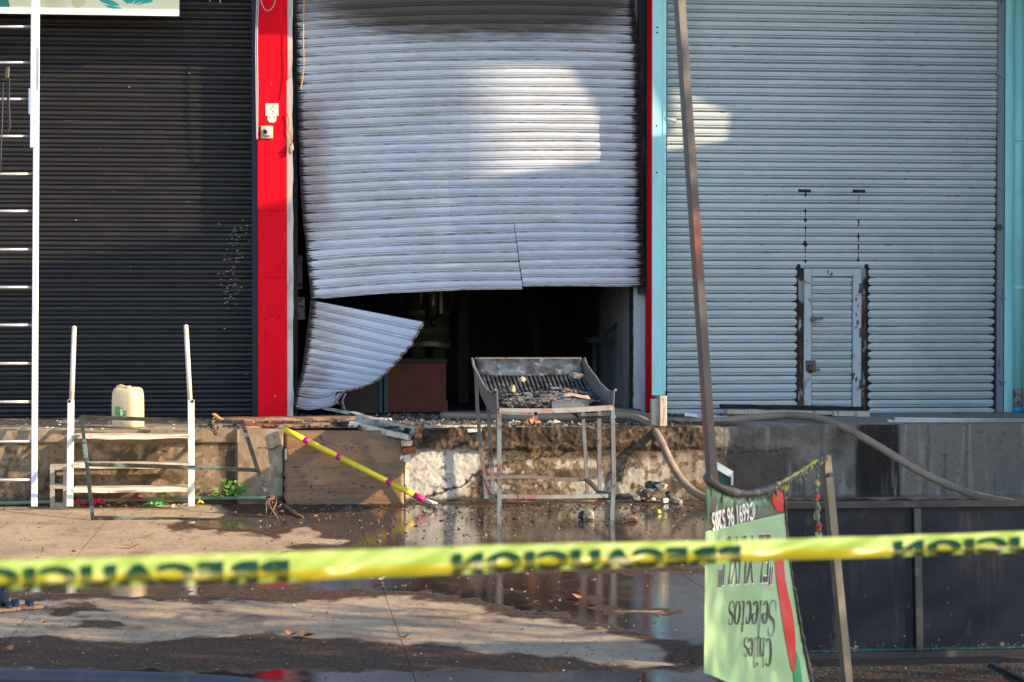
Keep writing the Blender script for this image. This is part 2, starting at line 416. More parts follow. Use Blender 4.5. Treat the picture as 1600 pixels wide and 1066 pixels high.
def concrete_mat():
    m = bpy.data.materials.new('street concrete'); m.use_nodes = True
    n = m.node_tree.nodes; L = m.node_tree.links; b = n['Principled BSDF']
    geo = n.new('ShaderNodeNewGeometry')
    def noise(s, d=5., r=.6):
        mp = n.new('ShaderNodeMapping'); mp.inputs['Scale'].default_value = s if isinstance(s, tuple) else (s, s, s)
        L.new(geo.outputs['Position'], mp.inputs['Vector'])
        t = n.new('ShaderNodeTexNoise'); t.inputs['Scale'].default_value = 1; t.inputs['Detail'].default_value = d; t.inputs['Roughness'].default_value = r
        L.new(mp.outputs[0], t.inputs['Vector']); return t.outputs[0]
    def mr(v, a, b_, c=0., d=1.):
        r = n.new('ShaderNodeMapRange'); r.interpolation_type = 'SMOOTHSTEP'
        for k, x in zip(('From Min', 'From Max', 'To Min', 'To Max'), (a, b_, c, d)): r.inputs[k].default_value = x
        L.new(v, r.inputs['Value']); return r.outputs[0]
    def mix(f, a, c):
        x = n.new('ShaderNodeMix'); x.data_type = 'RGBA'; L.new(f, x.inputs['Factor'])
        if isinstance(a, tuple): x.inputs[6].default_value = (*a, 1)
        else: L.new(a, x.inputs[6])
        if isinstance(c, tuple): x.inputs[7].default_value = (*c, 1)
        else: L.new(c, x.inputs[7])
        return x.outputs[2]
    def mixf(f, a, c):
        x = n.new('ShaderNodeMix'); L.new(f, x.inputs['Factor'])
        if isinstance(a, float): x.inputs[2].default_value = a
        else: L.new(a, x.inputs[2])
        if isinstance(c, float): x.inputs[3].default_value = c
        else: L.new(c, x.inputs[3])
        return x.outputs[0]
    at = n.new('ShaderNodeAttribute'); at.attribute_name = 'wet'
    nz = noise((9, 5, 1), 6., .65)
    ad = n.new('ShaderNodeMath'); ad.operation = 'MULTIPLY_ADD'; L.new(nz, ad.inputs[0]); ad.inputs[1].default_value = .42
    L.new(at.outputs['Fac'], ad.inputs[2]); w = ad.outputs[0]          # wet + .17 on average
    damp = mr(w, .26, .56); pud = mr(w, .80, .96)
    dry = mix(mr(noise(1.7), .40, .68), (.43, .325, .215), (.32, .24, .16))
    dry = mix(mr(noise((60, 24, 60), 3.), .64, .72, 0, .6), dry, (.52, .43, .33))
    dry = mix(mr(noise((45, 16, 45), 4.), .66, .72, 0, .8), dry, (.10, .075, .06))
    dry = mix(mr(noise((3.2, 1.6, 3), 6.), .54, .70, 0, .7), dry, (.17, .115, .08))
    dry = mix(mr(noise((7, 2.6, 7), 6., .7), .52, .70, 0, .6), dry, (.20, .14, .10))
    dry = mix(mr(noise((1.3, .5, 1), 4.), .50, .72, 0, .5), dry, (.23, .165, .12))
    dry = mix(mr(noise((28, 9, 28), 4., .7), .56, .66, 0, .55), dry, (.13, .09, .065))
    wetc = mix(mr(noise((50, 20, 50), 4.), .48, .70), (.060, .037, .024), (.125, .082, .056))
    wetc = mix(mr(noise((70, 30, 70), 2.), .72, .76, 0, .6), wetc, (.25, .20, .16))
    wetc = mix(mr(noise((26, 9, 26), 5.), .62, .68, 0, .85), wetc, (.02, .016, .014))
    c = mix(damp, dry, wetc)
    c = mix(pud, c, mix(mr(noise((1.1, .8, 1)), .45, .6), (.055, .038, .030), (.028, .021, .018)))
    L.new(c, b.inputs['Base Color'])
    rr = mixf(damp, .9, mixf(mr(noise((30, 14, 30), 4.), .45, .65), .6, .85))
    rr = mixf(pud, rr, mixf(mr(noise((5, 2.5, 5), 5.), .45, .72), .03, .22))
    L.new(rr, b.inputs['Roughness'])
    L.new(mixf(pud, mixf(damp, .15, .10), .5), b.inputs['Specular IOR Level'])
    bp = n.new('ShaderNodeBump'); bp.inputs['Distance'].default_value = .014
    L.new(noise((130, 55, 130), 5., .75), bp.inputs['Height'])
    L.new(mixf(pud, mixf(damp, 1., .7), .02), bp.inputs['Strength'])
    L.new(bp.outputs[0], b.inputs['Normal'])
    return m
M['street'] = concrete_mat()

def inpoly(px, py, poly, soft):
    """signed softness: 1 inside, 0 outside, distance in pixels (y stretched)"""
    inside = np.zeros(px.shape, bool); dist = np.full(px.shape, 1e9); n = len(poly)
    KY = 3.2
    for i in range(n):
        x0, y0 = poly[i]; x1, y1 = poly[(i + 1) % n]
        c = ((y0 > py) != (y1 > py)) & (px < (x1 - x0) * (py - y0) / ((y1 - y0) + 1e-9) + x0)
        inside ^= c
        ex, ey = x1 - x0, (y1 - y0) * KY; wx, wy = px - x0, (py - y0) * KY
        t = np.clip((wx * ex + wy * ey) / (ex * ex + ey * ey + 1e-9), 0, 1)
        dist = np.minimum(dist, np.hypot(wx - t * ex, wy - t * ey))
    return np.clip(.5 + np.where(inside, dist, -dist) / (2 * soft), 0, 1)
def topix(x, y, z):
    d = np.stack([x - CP.x, y - CP.y, z - CP.z], -1) @ np.array(CR)
    return 800 + F * d[..., 0] / -d[..., 2], 533 - F * d[..., 1] / -d[..., 2]

DAMP = [
    [(330, 783), (1240, 783), (1260, 900), (1110, 1075), (1000, 1000), (800, 958), (640, 930), (430, 938), (-60, 932), (-60, 900), (400, 880), (480, 862), (410, 838), (250, 822), (330, 812), (360, 800)],
    [(-80, 1003), (60, 996), (140, 1003), (270, 1000), (440, 991), (540, 1003), (700, 1007), (760, 1022), (880, 1026), (930, 1037), (1110, 1052), (1110, 1110), (-80, 1110)],
    [(1220, 780), (1700, 780), (1700, 1100), (1200, 1100)],
    [(60, 948), (150, 946), (170, 956), (80, 960)], [(120, 968), (170, 966), (180, 978), (120, 980)],
]
PUD = [
    [(455, 815), (540, 800), (640, 792), (1230, 788), (1240, 880), (1110, 884), (900, 884), (640, 880), (520, 878), (420, 882), (450, 868), (560, 856), (545, 846), (500, 838), (460, 832)],
    [(-40, 897), (480, 898), (470, 916), (330, 926), (250, 932), (100, 924), (-40, 922)],
    [(480, 898), (1230, 898), (1230, 1040), (1150, 1020), (1000, 985), (880, 965), (920, 948), (830, 952), (760, 936), (640, 921), (460, 922)],
    [(300, 818), (440, 812), (470, 822), (400, 828), (330, 825)],
    [(-80, 1047), (400, 1049), (1110, 1051), (1110, 1110), (-80, 1110)],
]
DRY = [[(440, 828), (470, 823), (510, 836), (545, 845), (520, 853), (470, 850), (430, 850)], [(930, 950), (1050, 953), (1080, 962), (960, 962)], [(600, 932), (800, 965), (900, 1000), (600, 985)]]
def wetness(x, y):
    px, py = topix(x, y, np.zeros_like(x))
    q = (fbm(px / 60, py / 16, 5) - .5)
    pxw = px + q * 60 + (fbm(px / 18, py / 5, 6) - .5) * 26; pyw = py + (fbm(px / 45, py / 12, 9) - .5) * 14 + (fbm(px / 14, py / 4, 19) - .5) * 7
    d = np.zeros_like(px)
    for p in DAMP: d = np.maximum(d, inpoly(pxw, pyw, p, 16) * .50)
    for p in PUD: d = np.maximum(d, np.where(inpoly(pxw, pyw, p, 20) > .02, .5 + .5 * inpoly(pxw, pyw, p, 20), 0))
    for p in DRY: d = d * (1 - .95 * inpoly(pxw, pyw, p, 14))
    d = d + .20 * np.clip(1 - np.abs(py - 962) / 42., 0, 1) * (fbm(px / 80, py / 14, 27, 5) > .0) * sst(.38, .66, fbm(px / 80, py / 14, 27, 5))
    # trampled wet specks
    d = d + (fbm(px / 30, py / 7, 21) - .5) * .22
    return d
JX = [-7.4, -5.41, -3.42, -1.43, .61, 2.58, 4.57, 6.56, 8.55, 10.5]
for (ya, yb, st) in ((-9.55, -.02, .03), (-19.4, -9.56, .16)):
    for i in range(len(JX) - 1):
        x0, x1 = JX[i] + .0018, JX[i + 1] - .0018
        seen = -3.5 < JX[i] < 5
        s = st if seen else .2
        nu = max(2, int((x1 - x0) / s)); nv = max(2, int((yb - ya) / s))
        X, Y = np.meshgrid(np.linspace(x0, x1, nu + 1), np.linspace(ya, yb, nv + 1))
        w = wetness(X, Y)
        Z = (fbm(X * 2, Y * 2, 3) - .5) * .004 * (w < .6)
        me = npmesh('concrete_slab', np.stack([X.ravel(), Y.ravel(), Z.ravel()], 1), nu, nv)
        fattr(me, 'wet', w.ravel())
        # skirts so that every slab has an edge in the joint
        o = link('concrete_slab', me, 'street', gr)
        so = MB(); zt = -.006
        so.box((x0, ya, -.0085), (x1, yb, zt)); k = so.mesh('k')
        bm = bmesh.new(); bm.from_mesh(me); bm.from_mesh(k)
        bm.to_mesh(me); bm.free(); bpy.data.meshes.remove(k)

# ================================================================ RAISED PLATFORM (front wall painted with its own stains)
def wall_paint(px, py, X, Z):
    n1 = fbm(X * 5, Z * 5, 31, 5); n2 = fbm(X * 16, Z * 16, 32, 5); n3 = fbm(X * 45, Z * 45, 33, 3); nv = fbm(X * 14, Z * 1.2, 34, 5); nh = fbm(X * 3, Z * 30, 35, 4)
    A = lambda *c: np.array(c, float)
    col = np.zeros(px.shape + (3,)) + A(.27, .225, .17)
    def mixc(f, c): 
        nonlocal col
        f = np.clip(f, 0, 1)[..., None]; col = col * (1 - f) + A(*c) * f
    # left, pale lime washed concrete
    mixc(sst(.45, .62, n1) * (px < 443), (.13, .105, .08))
    mixc(sst(.52, .62, n2) * (px < 443) * .8, (.40, .35, .28))
    mixc(sst(.60, .68, n3) * (px < 443) * .6, (.10, .08, .06))
    mixc(sst(335, 350, px) * sst(378, 362, px) * sst(.35, .6, n2 + .2) * .85, (.07, .055, .045))
    mixc(sst(366, 372, px) * (px < 446) * .9, (.36, .31, .25)); mixc(sst(412, 424, px + (n2 - .5) * 16) * (px < 446), (.52, .47, .39))
    mixc(sst(366, 372, px) * (px < 446) * sst(.5, .66, n2) * .6, (.21, .175, .135))
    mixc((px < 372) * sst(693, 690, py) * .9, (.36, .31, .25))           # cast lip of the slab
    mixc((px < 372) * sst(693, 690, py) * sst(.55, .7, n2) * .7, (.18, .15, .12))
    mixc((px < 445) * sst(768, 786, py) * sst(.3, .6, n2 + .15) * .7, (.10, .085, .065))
    # middle: broken render, remaining white paint
    mid = sst(626, 634, px) * sst(1112, 1096, px)
    mixc(mid, (.225, .175, .12)); mixc(mid * sst(.42, .62, n2), (.12, .085, .055)); mixc(mid * sst(.60, .70, n3) * .5, (.30, .24, .165))
    mixc(mid * sst(.60, .68, fbm(X * 60, Z * 60, 38, 3)) * .8, (.045, .035, .028)); mixc(mid * sst(.62, .70, fbm(X * 75, Z * 60, 39, 3)) * .7, (.42, .35, .25)); mixc(mid * sst(706, 694, py + (n2 - .5) * 12) * sst(.40, .6, n2) * .8, (.06, .046, .036))
    pw = (px - 632) / 130
    big = sst(630, 634, px + (n2 - .5) * 14) * sst(775, 757, px + (py - 705) * .65 + (n2 - .5) * 40) * sst(697, 705, py + (n2 - .5) * 14) * sst(784, 777, py + (n2 - .5) * 6)
    mixc(big, (.58, .55, .50)); mixc(big * sst(.68, .73, n2) * .9, (.30, .24, .17)); mixc(big * sst(.70, .74, n3) * .85, (.13, .10, .075)); mixc(big * sst(.5, .75, n1) * .45, (.44, .40, .34))
    lowp = sst(660, 700, px) * sst(1070, 1040, px) * sst(712, 724, py) * sst(783, 770, py)
    mixc(lowp * sst(.525, .56, n1 * .6 + n2 * .4 + .05 * np.sin(px / 23.)) * sst(.34, .46, n2), (.60, .57, .50))
    mixc(mid * sst(985, 1030, px) * sst(.44, .52, n2) * sst(700, 715, py) * .9, (.50, .48, .44))
    mixc(mid * sst(.54, .62, fbm(X * 4, Z * 9, 44, 5)) * .8 * (1 - big), (.07, .05, .036))
    # right: grey wet concrete with runs
    rt = sst(1096, 1112, px)
    mixc(rt, (.27, .255, .235)); mixc(rt * sst(.45, .65, n1) * .8, (.16, .145, .13)); mixc(rt * sst(.60, .68, nv) * .7, (.40, .385, .36))
    mixc(rt * sst(1245, 1225, px + (nv - .5) * 50) * sst(690, 715, py) * .75, (.085, .070, .058))
    mixc(rt * sst(.5, .6, nv) * sst(1260, 1100, px) * sst(710, 690, py) * .9, (.40, .33, .24))
    mixc(rt * sst(1180, 1176, px) * sst(.57, .63, nv) * .9, (.50, .48, .45))
    s1 = sst(1330, 1345, px + (nv - .5) * 26) * sst(1412, 1398, px + (nv - .5) * 26)
    mixc(rt * s1 * sst(.25, .36, nv + .12) * .95, (.022, .019, .018))
    mixc(rt * sst(1238, 1242, px + (nv - .5) * 20) * sst(1262, 1254, px) * sst(.5, .6, nv) * .6, (.05, .045, .04))
    mixc(rt * sst(1400, 1420, px) * sst(.42, .7, n1) * .55, (.36, .345, .325))
    mixc(rt * sst(.62, .72, fbm(X * 22, Z * 1.0, 47, 4)) * .55, (.12, .11, .10)); mixc(rt * sst(.72, .76, n3) * .5, (.08, .07, .065))
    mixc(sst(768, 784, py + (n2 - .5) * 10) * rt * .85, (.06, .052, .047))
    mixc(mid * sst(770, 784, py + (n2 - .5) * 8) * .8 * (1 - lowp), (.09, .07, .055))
    mixc(sst(445, 441, px) * 0 + ((px > 444) & (px < 631)) * 1., (.10, .075, .055))
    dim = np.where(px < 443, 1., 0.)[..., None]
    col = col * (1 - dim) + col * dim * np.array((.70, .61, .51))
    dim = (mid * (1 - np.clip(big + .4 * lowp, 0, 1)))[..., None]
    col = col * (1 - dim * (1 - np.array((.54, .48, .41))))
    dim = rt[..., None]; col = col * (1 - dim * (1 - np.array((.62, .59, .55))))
    # crack lines
    for pts, wd in (([(768, 722), (752, 738), (742, 742), (722, 760), (700, 765), (684, 772), (660, 778)], 2.2), ([(770, 727), (800, 722), (830, 716), (872, 712), (905, 700)], 1.3), ([(1110, 713), (1150, 707), (1200, 705), (1240, 700)], 1.0), ([(402, 697), (425, 702), (443, 694)], 1.0), ([(0, 768), (24, 775), (20, 790)], 1.0), ([(860, 690), (890, 688), (930, 694)], 1.2)):
        yy = interp(px, sorted(pts)); ok = (px > min(p[0] for p in pts)) & (px < max(p[0] for p in pts))
        mixc(ok * sst(wd * 1.5, wd * .5, np.abs(py + (n3 - .5) * 9 - yy)), (.018, .015, .013))
    return col
def wall_off(px, py, X, Z):
    n2 = fbm(X * 10, Z * 10, 51, 5); n3 = fbm(X * 34, Z * 34, 52, 4)
    o = (n2 - .5) * .012 + (n3 - .5) * .006
    o = o - .030 * (px < 372) * sst(693.5, 691, py)                       # lip stands proud
    mid = sst(628, 634, px) * sst(1230, 1100, px)
    o = o + mid * ((n2 - .5) * .012 + (n3 - .5) * .006) + mid * sst(704, 694, py + (n2 - .5) * 10) * ((n2 - .5) * .014 + (n3 - .5) * .012 + (fbm(X * 70, Z * 70, 58, 3) - .5) * .012)
    o = o + mid * sst(706, 696, py + (n2 - .5) * 10) * (-.03)             # rough overhanging slab edge
    o = o + mid * sst(630, 640, px) * sst(700, 705, py) * sst(762, 745, px) * .02
    o = o - sst(1096, 1112, px) * sst(768, 774, py) * .02
    o = o + ((px > 444) & (px < 631)) * .30
    o = o - sst(368, 371, px) * (px < 444) * .05
    return o
XA, XB = -4.2, 9.5
NU, NV = 1370, 66
X, Z = np.meshgrid(np.linspace(XA, XB, NU + 1), np.linspace(-.02, ZT, NV + 1))
ppx, ppy = topix(X, np.zeros_like(X), Z)
off = wall_off(ppx, ppy, X, Z)
ledge = (fbm(X[0] * 9, X[0] * 0, 61, 4) - .5)
brk = sst(628, 640, ppx[-1]) * sst(1300, 1180, ppx[-1])
Z[-1] -= np.maximum(0, ledge) * .06 * brk; Z[-2] = np.minimum(Z[-2], Z[-1] - .004)
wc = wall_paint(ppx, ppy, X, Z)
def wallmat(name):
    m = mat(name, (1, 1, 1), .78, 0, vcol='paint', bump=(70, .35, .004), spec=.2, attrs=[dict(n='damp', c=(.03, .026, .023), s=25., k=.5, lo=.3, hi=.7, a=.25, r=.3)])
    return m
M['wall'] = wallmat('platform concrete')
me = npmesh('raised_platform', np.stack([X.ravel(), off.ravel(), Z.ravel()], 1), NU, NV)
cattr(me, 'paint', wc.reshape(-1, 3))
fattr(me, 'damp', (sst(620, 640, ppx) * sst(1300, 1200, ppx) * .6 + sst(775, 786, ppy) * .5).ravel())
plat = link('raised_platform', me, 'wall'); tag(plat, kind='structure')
# top of the platform
XT, YT = np.meshgrid(np.linspace(XA, XB, 685), np.linspace(0, 7.2, 181))
YT = YT.copy()
tpx, tpy = topix(XT, YT, np.full_like(XT, ZT))
bx = np.interp(XT[0], np.linspace(XA, XB, NU + 1), off[-1])
YT[0] = bx
ZTg = ZT + (fbm(XT * 6, YT * 6, 71) - .5) * .006
ZTg[0] = np.interp(XT[0], np.linspace(XA, XB, NU + 1), Z[-1])
n1 = fbm(XT * 4, YT * 4, 72, 5); n2 = fbm(XT * 18, YT * 18, 73, 4)
tc = np.zeros(XT.shape + (3,)) + np.array((.20, .175, .145))
def mt(f, c):
    global tc
    f = np.clip(f, 0, 1)[..., None]; tc = tc * (1 - f) + np.array(c) * f
mt(sst(.42, .6, n1), (.11, .095, .08)); mt(sst(.58, .66, n2) * .8, (.32, .27, .20))
burn = sst(-.6, .2, XT) * sst(4.4, 3.9, XT)
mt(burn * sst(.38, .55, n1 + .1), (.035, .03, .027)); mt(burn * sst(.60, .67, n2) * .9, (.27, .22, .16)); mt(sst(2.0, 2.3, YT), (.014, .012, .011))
mt(sst(4.0, 4.4, XT) * (YT < 1.95) * sst(.45, .65, n1) * .8, (.28, .26, .23))
mt((XT < -.6) * (YT > .8) * sst(.35, .55, n1 + .1) * .9, (.05, .045, .04))
mt((XT < -.5) * (YT < .5) * sst(.4, .6, n2) * .8, (.38, .31, .23))
me = npmesh('platform_top', np.stack([XT.ravel(), YT.ravel(), ZTg.ravel()], 1), 684, 180)
cattr(me, 'paint', tc.reshape(-1, 3)); fattr(me, 'damp', (burn * .8).ravel())
link('platform_top', me, 'wall', plat)
b = MB(); b.box((XA, .31, -.02), (XB, 7.2, ZT - .03)); b.box((XA, .05, -.02), (-.10, .31, ZT - .03)); b.box((1.16, .05, -.02), (XB, .31, ZT - .03)); b.build('platform_core', 'soot', plat)
# side cheeks of the opening behind the plywood
xg0 = P(443, 720, 0).x; xg1 = P(631, 720, 0).x
b = MB(); b.box((xg0 - .09, -.047, 0), (xg0 - .004, .30, ZT - .012)); o = b.build('end_cheek', mat('end block concrete', (.33, .28, .22), .85, 0, [Ly((.2, .165, .13), (9, 9, 9), .45, .68, .7), Ly((.09, .07, .055), (22, 22, 22), .64, .7, .7)], bump=(60, .5, .005)), plat)

# ================================================================ BUILDING
def pillar(name, label, px0, px1, Y0, depth, m, z1=5.2, group=None):
    x0 = P(px0, 400, Y0).x; x1 = P(px1, 400, Y0).x
    t = thing(name, label, 'pillar', ((x0 + x1) / 2, Y0 + depth / 2, ZT), group)
    return t, x0, x1
# red pillar: rendered column made of cast lifts, each with a slightly different face
t, x0, x1 = pillar('red_pillar', 'glossy red painted pillar between the dark shutter and the burnt shutter', 403, 448, YP, .32, 'red')
redp = t
nseg = [(ZT, 2.02), (2.02, 2.66), (2.66, 3.22), (3.22, 3.92), (3.92, 5.2)]
for i, (a, b_) in enumerate(nseg):
    m_ = MB(); j = .0015 * (i % 2)
    m_.box((x0 + j, YP + j, a), (x1 - (.0 if i < 4 else -.012), YP + .32, b_ - .0015)); m_.build('painted_face', 'red', t, bevel=.002)
xj0 = P(448.5, 400, YP + .03).x; xj1 = P(458, 400, YP + .03).x
m_ = MB()
zs = np.linspace(ZT, 5.2, 60)
pl = [(xj0, z) for z in zs] + [(xj1 + (vnoise(np.array([z * 7]), np.array([.5]), 4)[0] - .6) * .016, z) for z in zs[::-1]]
m_.prism([(x, YP + .02, z) for x, z in pl], (0, .28, 0)); m_.build('jamb_strip', 'plaster', t)
# bare patch with its round tail, screw holes
c = P(426, 172, YP); s = 1 / 160.8
m_ = MB(); m_.box((c.x - 11 * s, YP - .004, c.z - 9 * s), (c.x + 9 * s, YP + .002, c.z + 10 * s))
m_.prism([(c.x - 1 * s + 7.2 * s * math.cos(a), YP - .005, c.z - 13 * s + 7.2 * s * math.sin(a)) for a in np.linspace(0, 6.283, 17)[:-1]], (0, .007, 0))
pt = m_.build('bare_patch', 'patch', t)
m_ = MB()
for (dx, dy) in ((-2, 2), (1, 6), (1, -2), (-5, -12), (3, -12), (-1, -19)):
    m_.lump((c.x + dx * s, YP - .005, c.z + dy * s), .006, dx, 0)
tag(m_.build('screw_hole', 'black', t), kind='stuff')
# door bell camera on the pillar
c = P(417, 207, YP)
bell = thing('door_camera', 'small square cream door camera on the red pillar', 'camera', (c.x, YP, c.z - .06))
m_ = MB(); m_.box((c.x - .058, YP - .022, c.z - .062), (c.x + .058, YP - .002, c.z + .062)); m_.build('mounting_plate', 'bellcream', bell, bevel=.006)
m_ = MB(); pts = [(c.x + .008, YP - .022, c.z), (c.x + .008, YP - .05, c.z), (c.x + .004, YP - .07, c.z)]
m_.tube(pts, [.046, .043, .026], 20); hs = m_.build('lens_housing', 'bellwhite', bell)
m_ = MB(); m_.tube([(c.x - .012, YP - .060, c.z), (c.x - .016, YP - .076, c.z - .002)], [.022, .019], 14); m_.build('lens', 'black', hs)
# broken fitting hanging at the jamb
m_ = MB(); a = P(450, 198, YP - .01)
fit = thing('broken_light_fitting', 'broken wire and bulb stub dangling at the edge of the red pillar', 'light fitting', (a.x, a.y, P(450, 242, YP).z))
pts = [P(x, y, YP - .02) for x, y in ((449, 178), (452, 190), (450, 203), (455, 214), (457, 226))]
m_.tube(pts, .006, 6); m_.build('wire', 'orangetimber', fit)
m_ = MB(); m_.tube([P(456, 224, YP - .02), P(455, 232, YP - .03), P(453, 241, YP - .03)], [.012, .026, .012], 10); m_.build('bulb_stub', 'cream', fit)

# cyan pillar with red return
t, x0, x1 = pillar('cyan_pillar', 'cyan painted pillar with a red left side, beside the pale blue shutter', 1018.5, 1040, YP, .34, 'cyan')
m_ = MB(); m_.box((x0 + .003, YP, ZT + .2), (x1, YP + .34, 5.2)); m_.build('painted_face', 'cyan', t, bevel=.004)
m_ = MB(); m_.box((x0 - .006, YP + .004, ZT), (x0 + .003, YP + .34, 5.2)); m_.build('red_return', 'red', t)
m_ = MB(); m_.box((x0 + .003, YP + .02, ZT), (x1 - .01, YP + .33, ZT + .2)); m_.build('bare_foot', 'rubblegrey', t)
m_ = MB(); m_.box((x1 - .028, YP - .006, ZT + .25), (x1 + .004, YP + .0, 5.2)); m_.build('corner_trim', 'cyan', t)
m_ = MB(); c = P(1047, 187, YP - .01); m_.tube([P(1040, 184, YP - .005), c, P(1056, 188, YP - .01)], [.012, .016, .03], 10); m_.build('hook', 'signwhite', t)
for (x, y) in ((1027, 43), (1027, 51), (1026, 197), (1026, 270)):
    m_ = MB(); m_.lump(P(x, y, YP - .002), .011, x, 1, (1, .3, 1)); m_.build('plug_hole', 'black', t)

# right cyan pillar and drain pipe
t, x0, x1 = pillar('cyan_pillar', 'wide cyan pillar at the right end beside the drain pipe', 1570.5, 1640, 1.92, .2, 'cyan')
m_ = MB(); m_.box((x0, 1.92, ZT), (x1, 2.12, 5.2)); m_.build('painted_face', 'cyan', t, bevel=.006)
cx = P(1592, 400, 1.85).x
t = thing('drain_pipe', 'cyan drain pipe on the right pillar with a bare white lower end', 'drain pipe', (cx, 1.85, ZT))
m_ = MB(); m_.tube([(cx, 1.85, ZT + .24), (cx, 1.85, 5.2)], .052, 16); m_.build('pipe', 'cyanpipe', t)
m_ = MB(); m_.tube([(cx, 1.85, ZT + .05), (cx, 1.85, ZT + .25)], .054, 16); m_.build('bare_end', 'rubblegrey', t)
m_ = MB(); m_.tube([(cx, 1.85, ZT + .0), (cx, 1.85, ZT + .06)], .056, 16); m_.build('blue_foot', 'signblue', t)
for z in (1.9, 3.4): m_ = MB(); m_.tube([(cx, 1.85, z), (cx, 1.85, z + .05)], .056, 16); m_.build('pipe_clip', 'cyanpipe', t)

# beam above; canopy slab added out of view, set to shade the shutters
bm_ = thing('added_canopy', 'concrete beam and added shading canopy above the three shutters', 'canopy', (2.5, 1.9, 5.2))
m_ = MB(); m_.box((-4.2, YP, 5.2), (9.5, YP + .5, 5.75)); m_.build('beam', 'plaster', bm_)
m_ = MB(); m_.box((-4.2, CAN_Y, 5.75), (9.5, YP + .5, 5.93)); m_.build('added_shade_slab', 'plaster', bm_)

# shop behind the burnt shutter
xl = P(452, 400, 2.15).x; xr = P(986, 500, 2.2).x
room = thing('burnt_shop', 'burnt out shop interior with smoke blackened walls behind the torn shutter', 'shop', ((xl + xr) / 2, 4, ZT))
m_ = MB(); m_.box((xl - .5, 7.0, ZT), (xr + .5, 7.15, 5.2)); m_.build('back_wall', 'soot', room)
m_ = MB(); m_.box((xl - .28, 2.06, ZT), (xl - .06, 7.0, 5.2)); m_.build('side_wall', 'soot', room)
def rw(u, v): return (xr, lerp(2.3, 7.0, u), lerp(ZT, 5.2, v))
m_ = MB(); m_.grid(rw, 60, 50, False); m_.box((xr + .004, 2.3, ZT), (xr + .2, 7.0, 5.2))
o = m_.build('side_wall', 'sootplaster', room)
co = np.array([v.co for v in o.data.vertices]); yy = co[:, 1] + WL[room.name].y; zz = co[:, 2] + WL[room.name].z
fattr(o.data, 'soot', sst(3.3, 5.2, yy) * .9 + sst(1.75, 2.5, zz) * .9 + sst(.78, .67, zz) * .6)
# white return of the jamb at the right of the opening
xa = P(987, 500, 2.16).x; xb = P(1010, 500, 2.16).x
m_ = MB(); m_.grid(lambda u, v: (lerp(xa, xb, u) + (.02 * (vnoise(np.array([v * 40.]), np.array([.3]), 8)[0] - .5) if u == 0 else 0), 2.14, lerp(ZT, 5.2, v)), 12, 120, False)
m_.box((xa + .012, 2.145, ZT), (xb, 2.3, 5.2))
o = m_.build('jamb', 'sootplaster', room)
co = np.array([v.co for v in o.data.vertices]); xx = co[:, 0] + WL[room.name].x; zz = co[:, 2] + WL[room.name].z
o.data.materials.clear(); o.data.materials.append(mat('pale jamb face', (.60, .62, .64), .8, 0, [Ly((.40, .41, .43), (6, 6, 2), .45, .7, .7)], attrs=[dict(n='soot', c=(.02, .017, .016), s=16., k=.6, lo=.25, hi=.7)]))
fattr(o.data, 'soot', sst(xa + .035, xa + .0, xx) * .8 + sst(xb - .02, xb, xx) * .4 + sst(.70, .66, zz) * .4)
m_ = MB(); m_.box((xl - .5, 2.3, 5.0), (xr + .5, 7.1, 5.19)); m_.build('ceiling', 'soot', room)
m_ = MB(); m_.box((xl - .06, 2.07, ZT), (xl + .05, 2.2, 5.2)); m_.build('jamb', 'soot', room)
# block ends sticking out of the left reveal
for (px, py, w, h) in ((467, 425, 11, 52), (468, 482, 15, 34)):
    a = P(px, py, 2.25); m_ = MB(); m_.box((a.x - w / 300, 2.2, a.z - h / 310), (a.x + w / 300, 2.4, a.z + h / 310), .004); m_.build('wall_block', 'rubblegrey', room)

m_ = MB(); m_.box((-4.2, YF + .12, ZT), (xl - .30, YF + .3, 5.2)); tag(m_.build('shop_wall', 'soot'), 'dark inner wall closing the shop behind the dark left shutter', 'wall')
m_ = MB(); m_.box((xr + .22, YF + .12, ZT), (9.5, YF + .3, 5.2)); tag(m_.build('shop_wall', 'soot'), 'dark inner wall closing the shop behind the pale blue shutter', 'wall')
# outer walls beside the frame so that the row of shops goes on
for nm, xx0, xx1, lb in (('shop_wall', -9.5, -4.2, 'plain rendered shop wall left of the dark shutter'),):
    m_ = MB(); m_.box((xx0, YF, -.02), (xx1, YF + .3, 5.9)); tag(m_.build(nm, 'plaster'), lb, 'wall')
# ================================================================ SHUTTERS
PROF_R = [(0, -.012), (.03, .009), (.06, .0125), (.30, .0145), (.58, .0125), (.61, .009), (.625, -.004), (.665, -.004), (.685, .008), (.72, .0105), (.84, .0095), (.875, .006), (.885, -.014), (1.0, -.014)]
PROF_L = [(0, .000), (.04, .010), (.14, .017), (.26, .020), (.38, .019), (.50, .012), (.57, .004), (.62, .003), (.67, .008), (.75, .0125), (.84, .012), (.91, .006), (.96, -.001), (1.0, -.003)]
def slat_mesh(name, x0, x1, z0, pitch, prof, y, thick=.006):
    """one straight slat, closed all round; profile offsets stand out of the plane y"""
    m_ = MB(); pr = [(z0 + pitch * (1 - a), y - d) for a, d in prof]
    n = len(pr); back = [(pr[-1][0], y + thick), (pr[0][0], y + thick)]
    sec = pr + back; k = len(sec)
    vs = [(x0, yy, zz) for zz, yy in sec] + [(x1, yy, zz) for zz, yy in sec]
    fs = [(i, (i + 1) % k, (i + 1) % k + k, i + k) for i in range(k)]
    m_.add(vs, fs, False); m_.f += [tuple(range(k)), tuple(range(2 * k - 1, k - 1, -1))]; m_.sm += [False, False]
    return m_
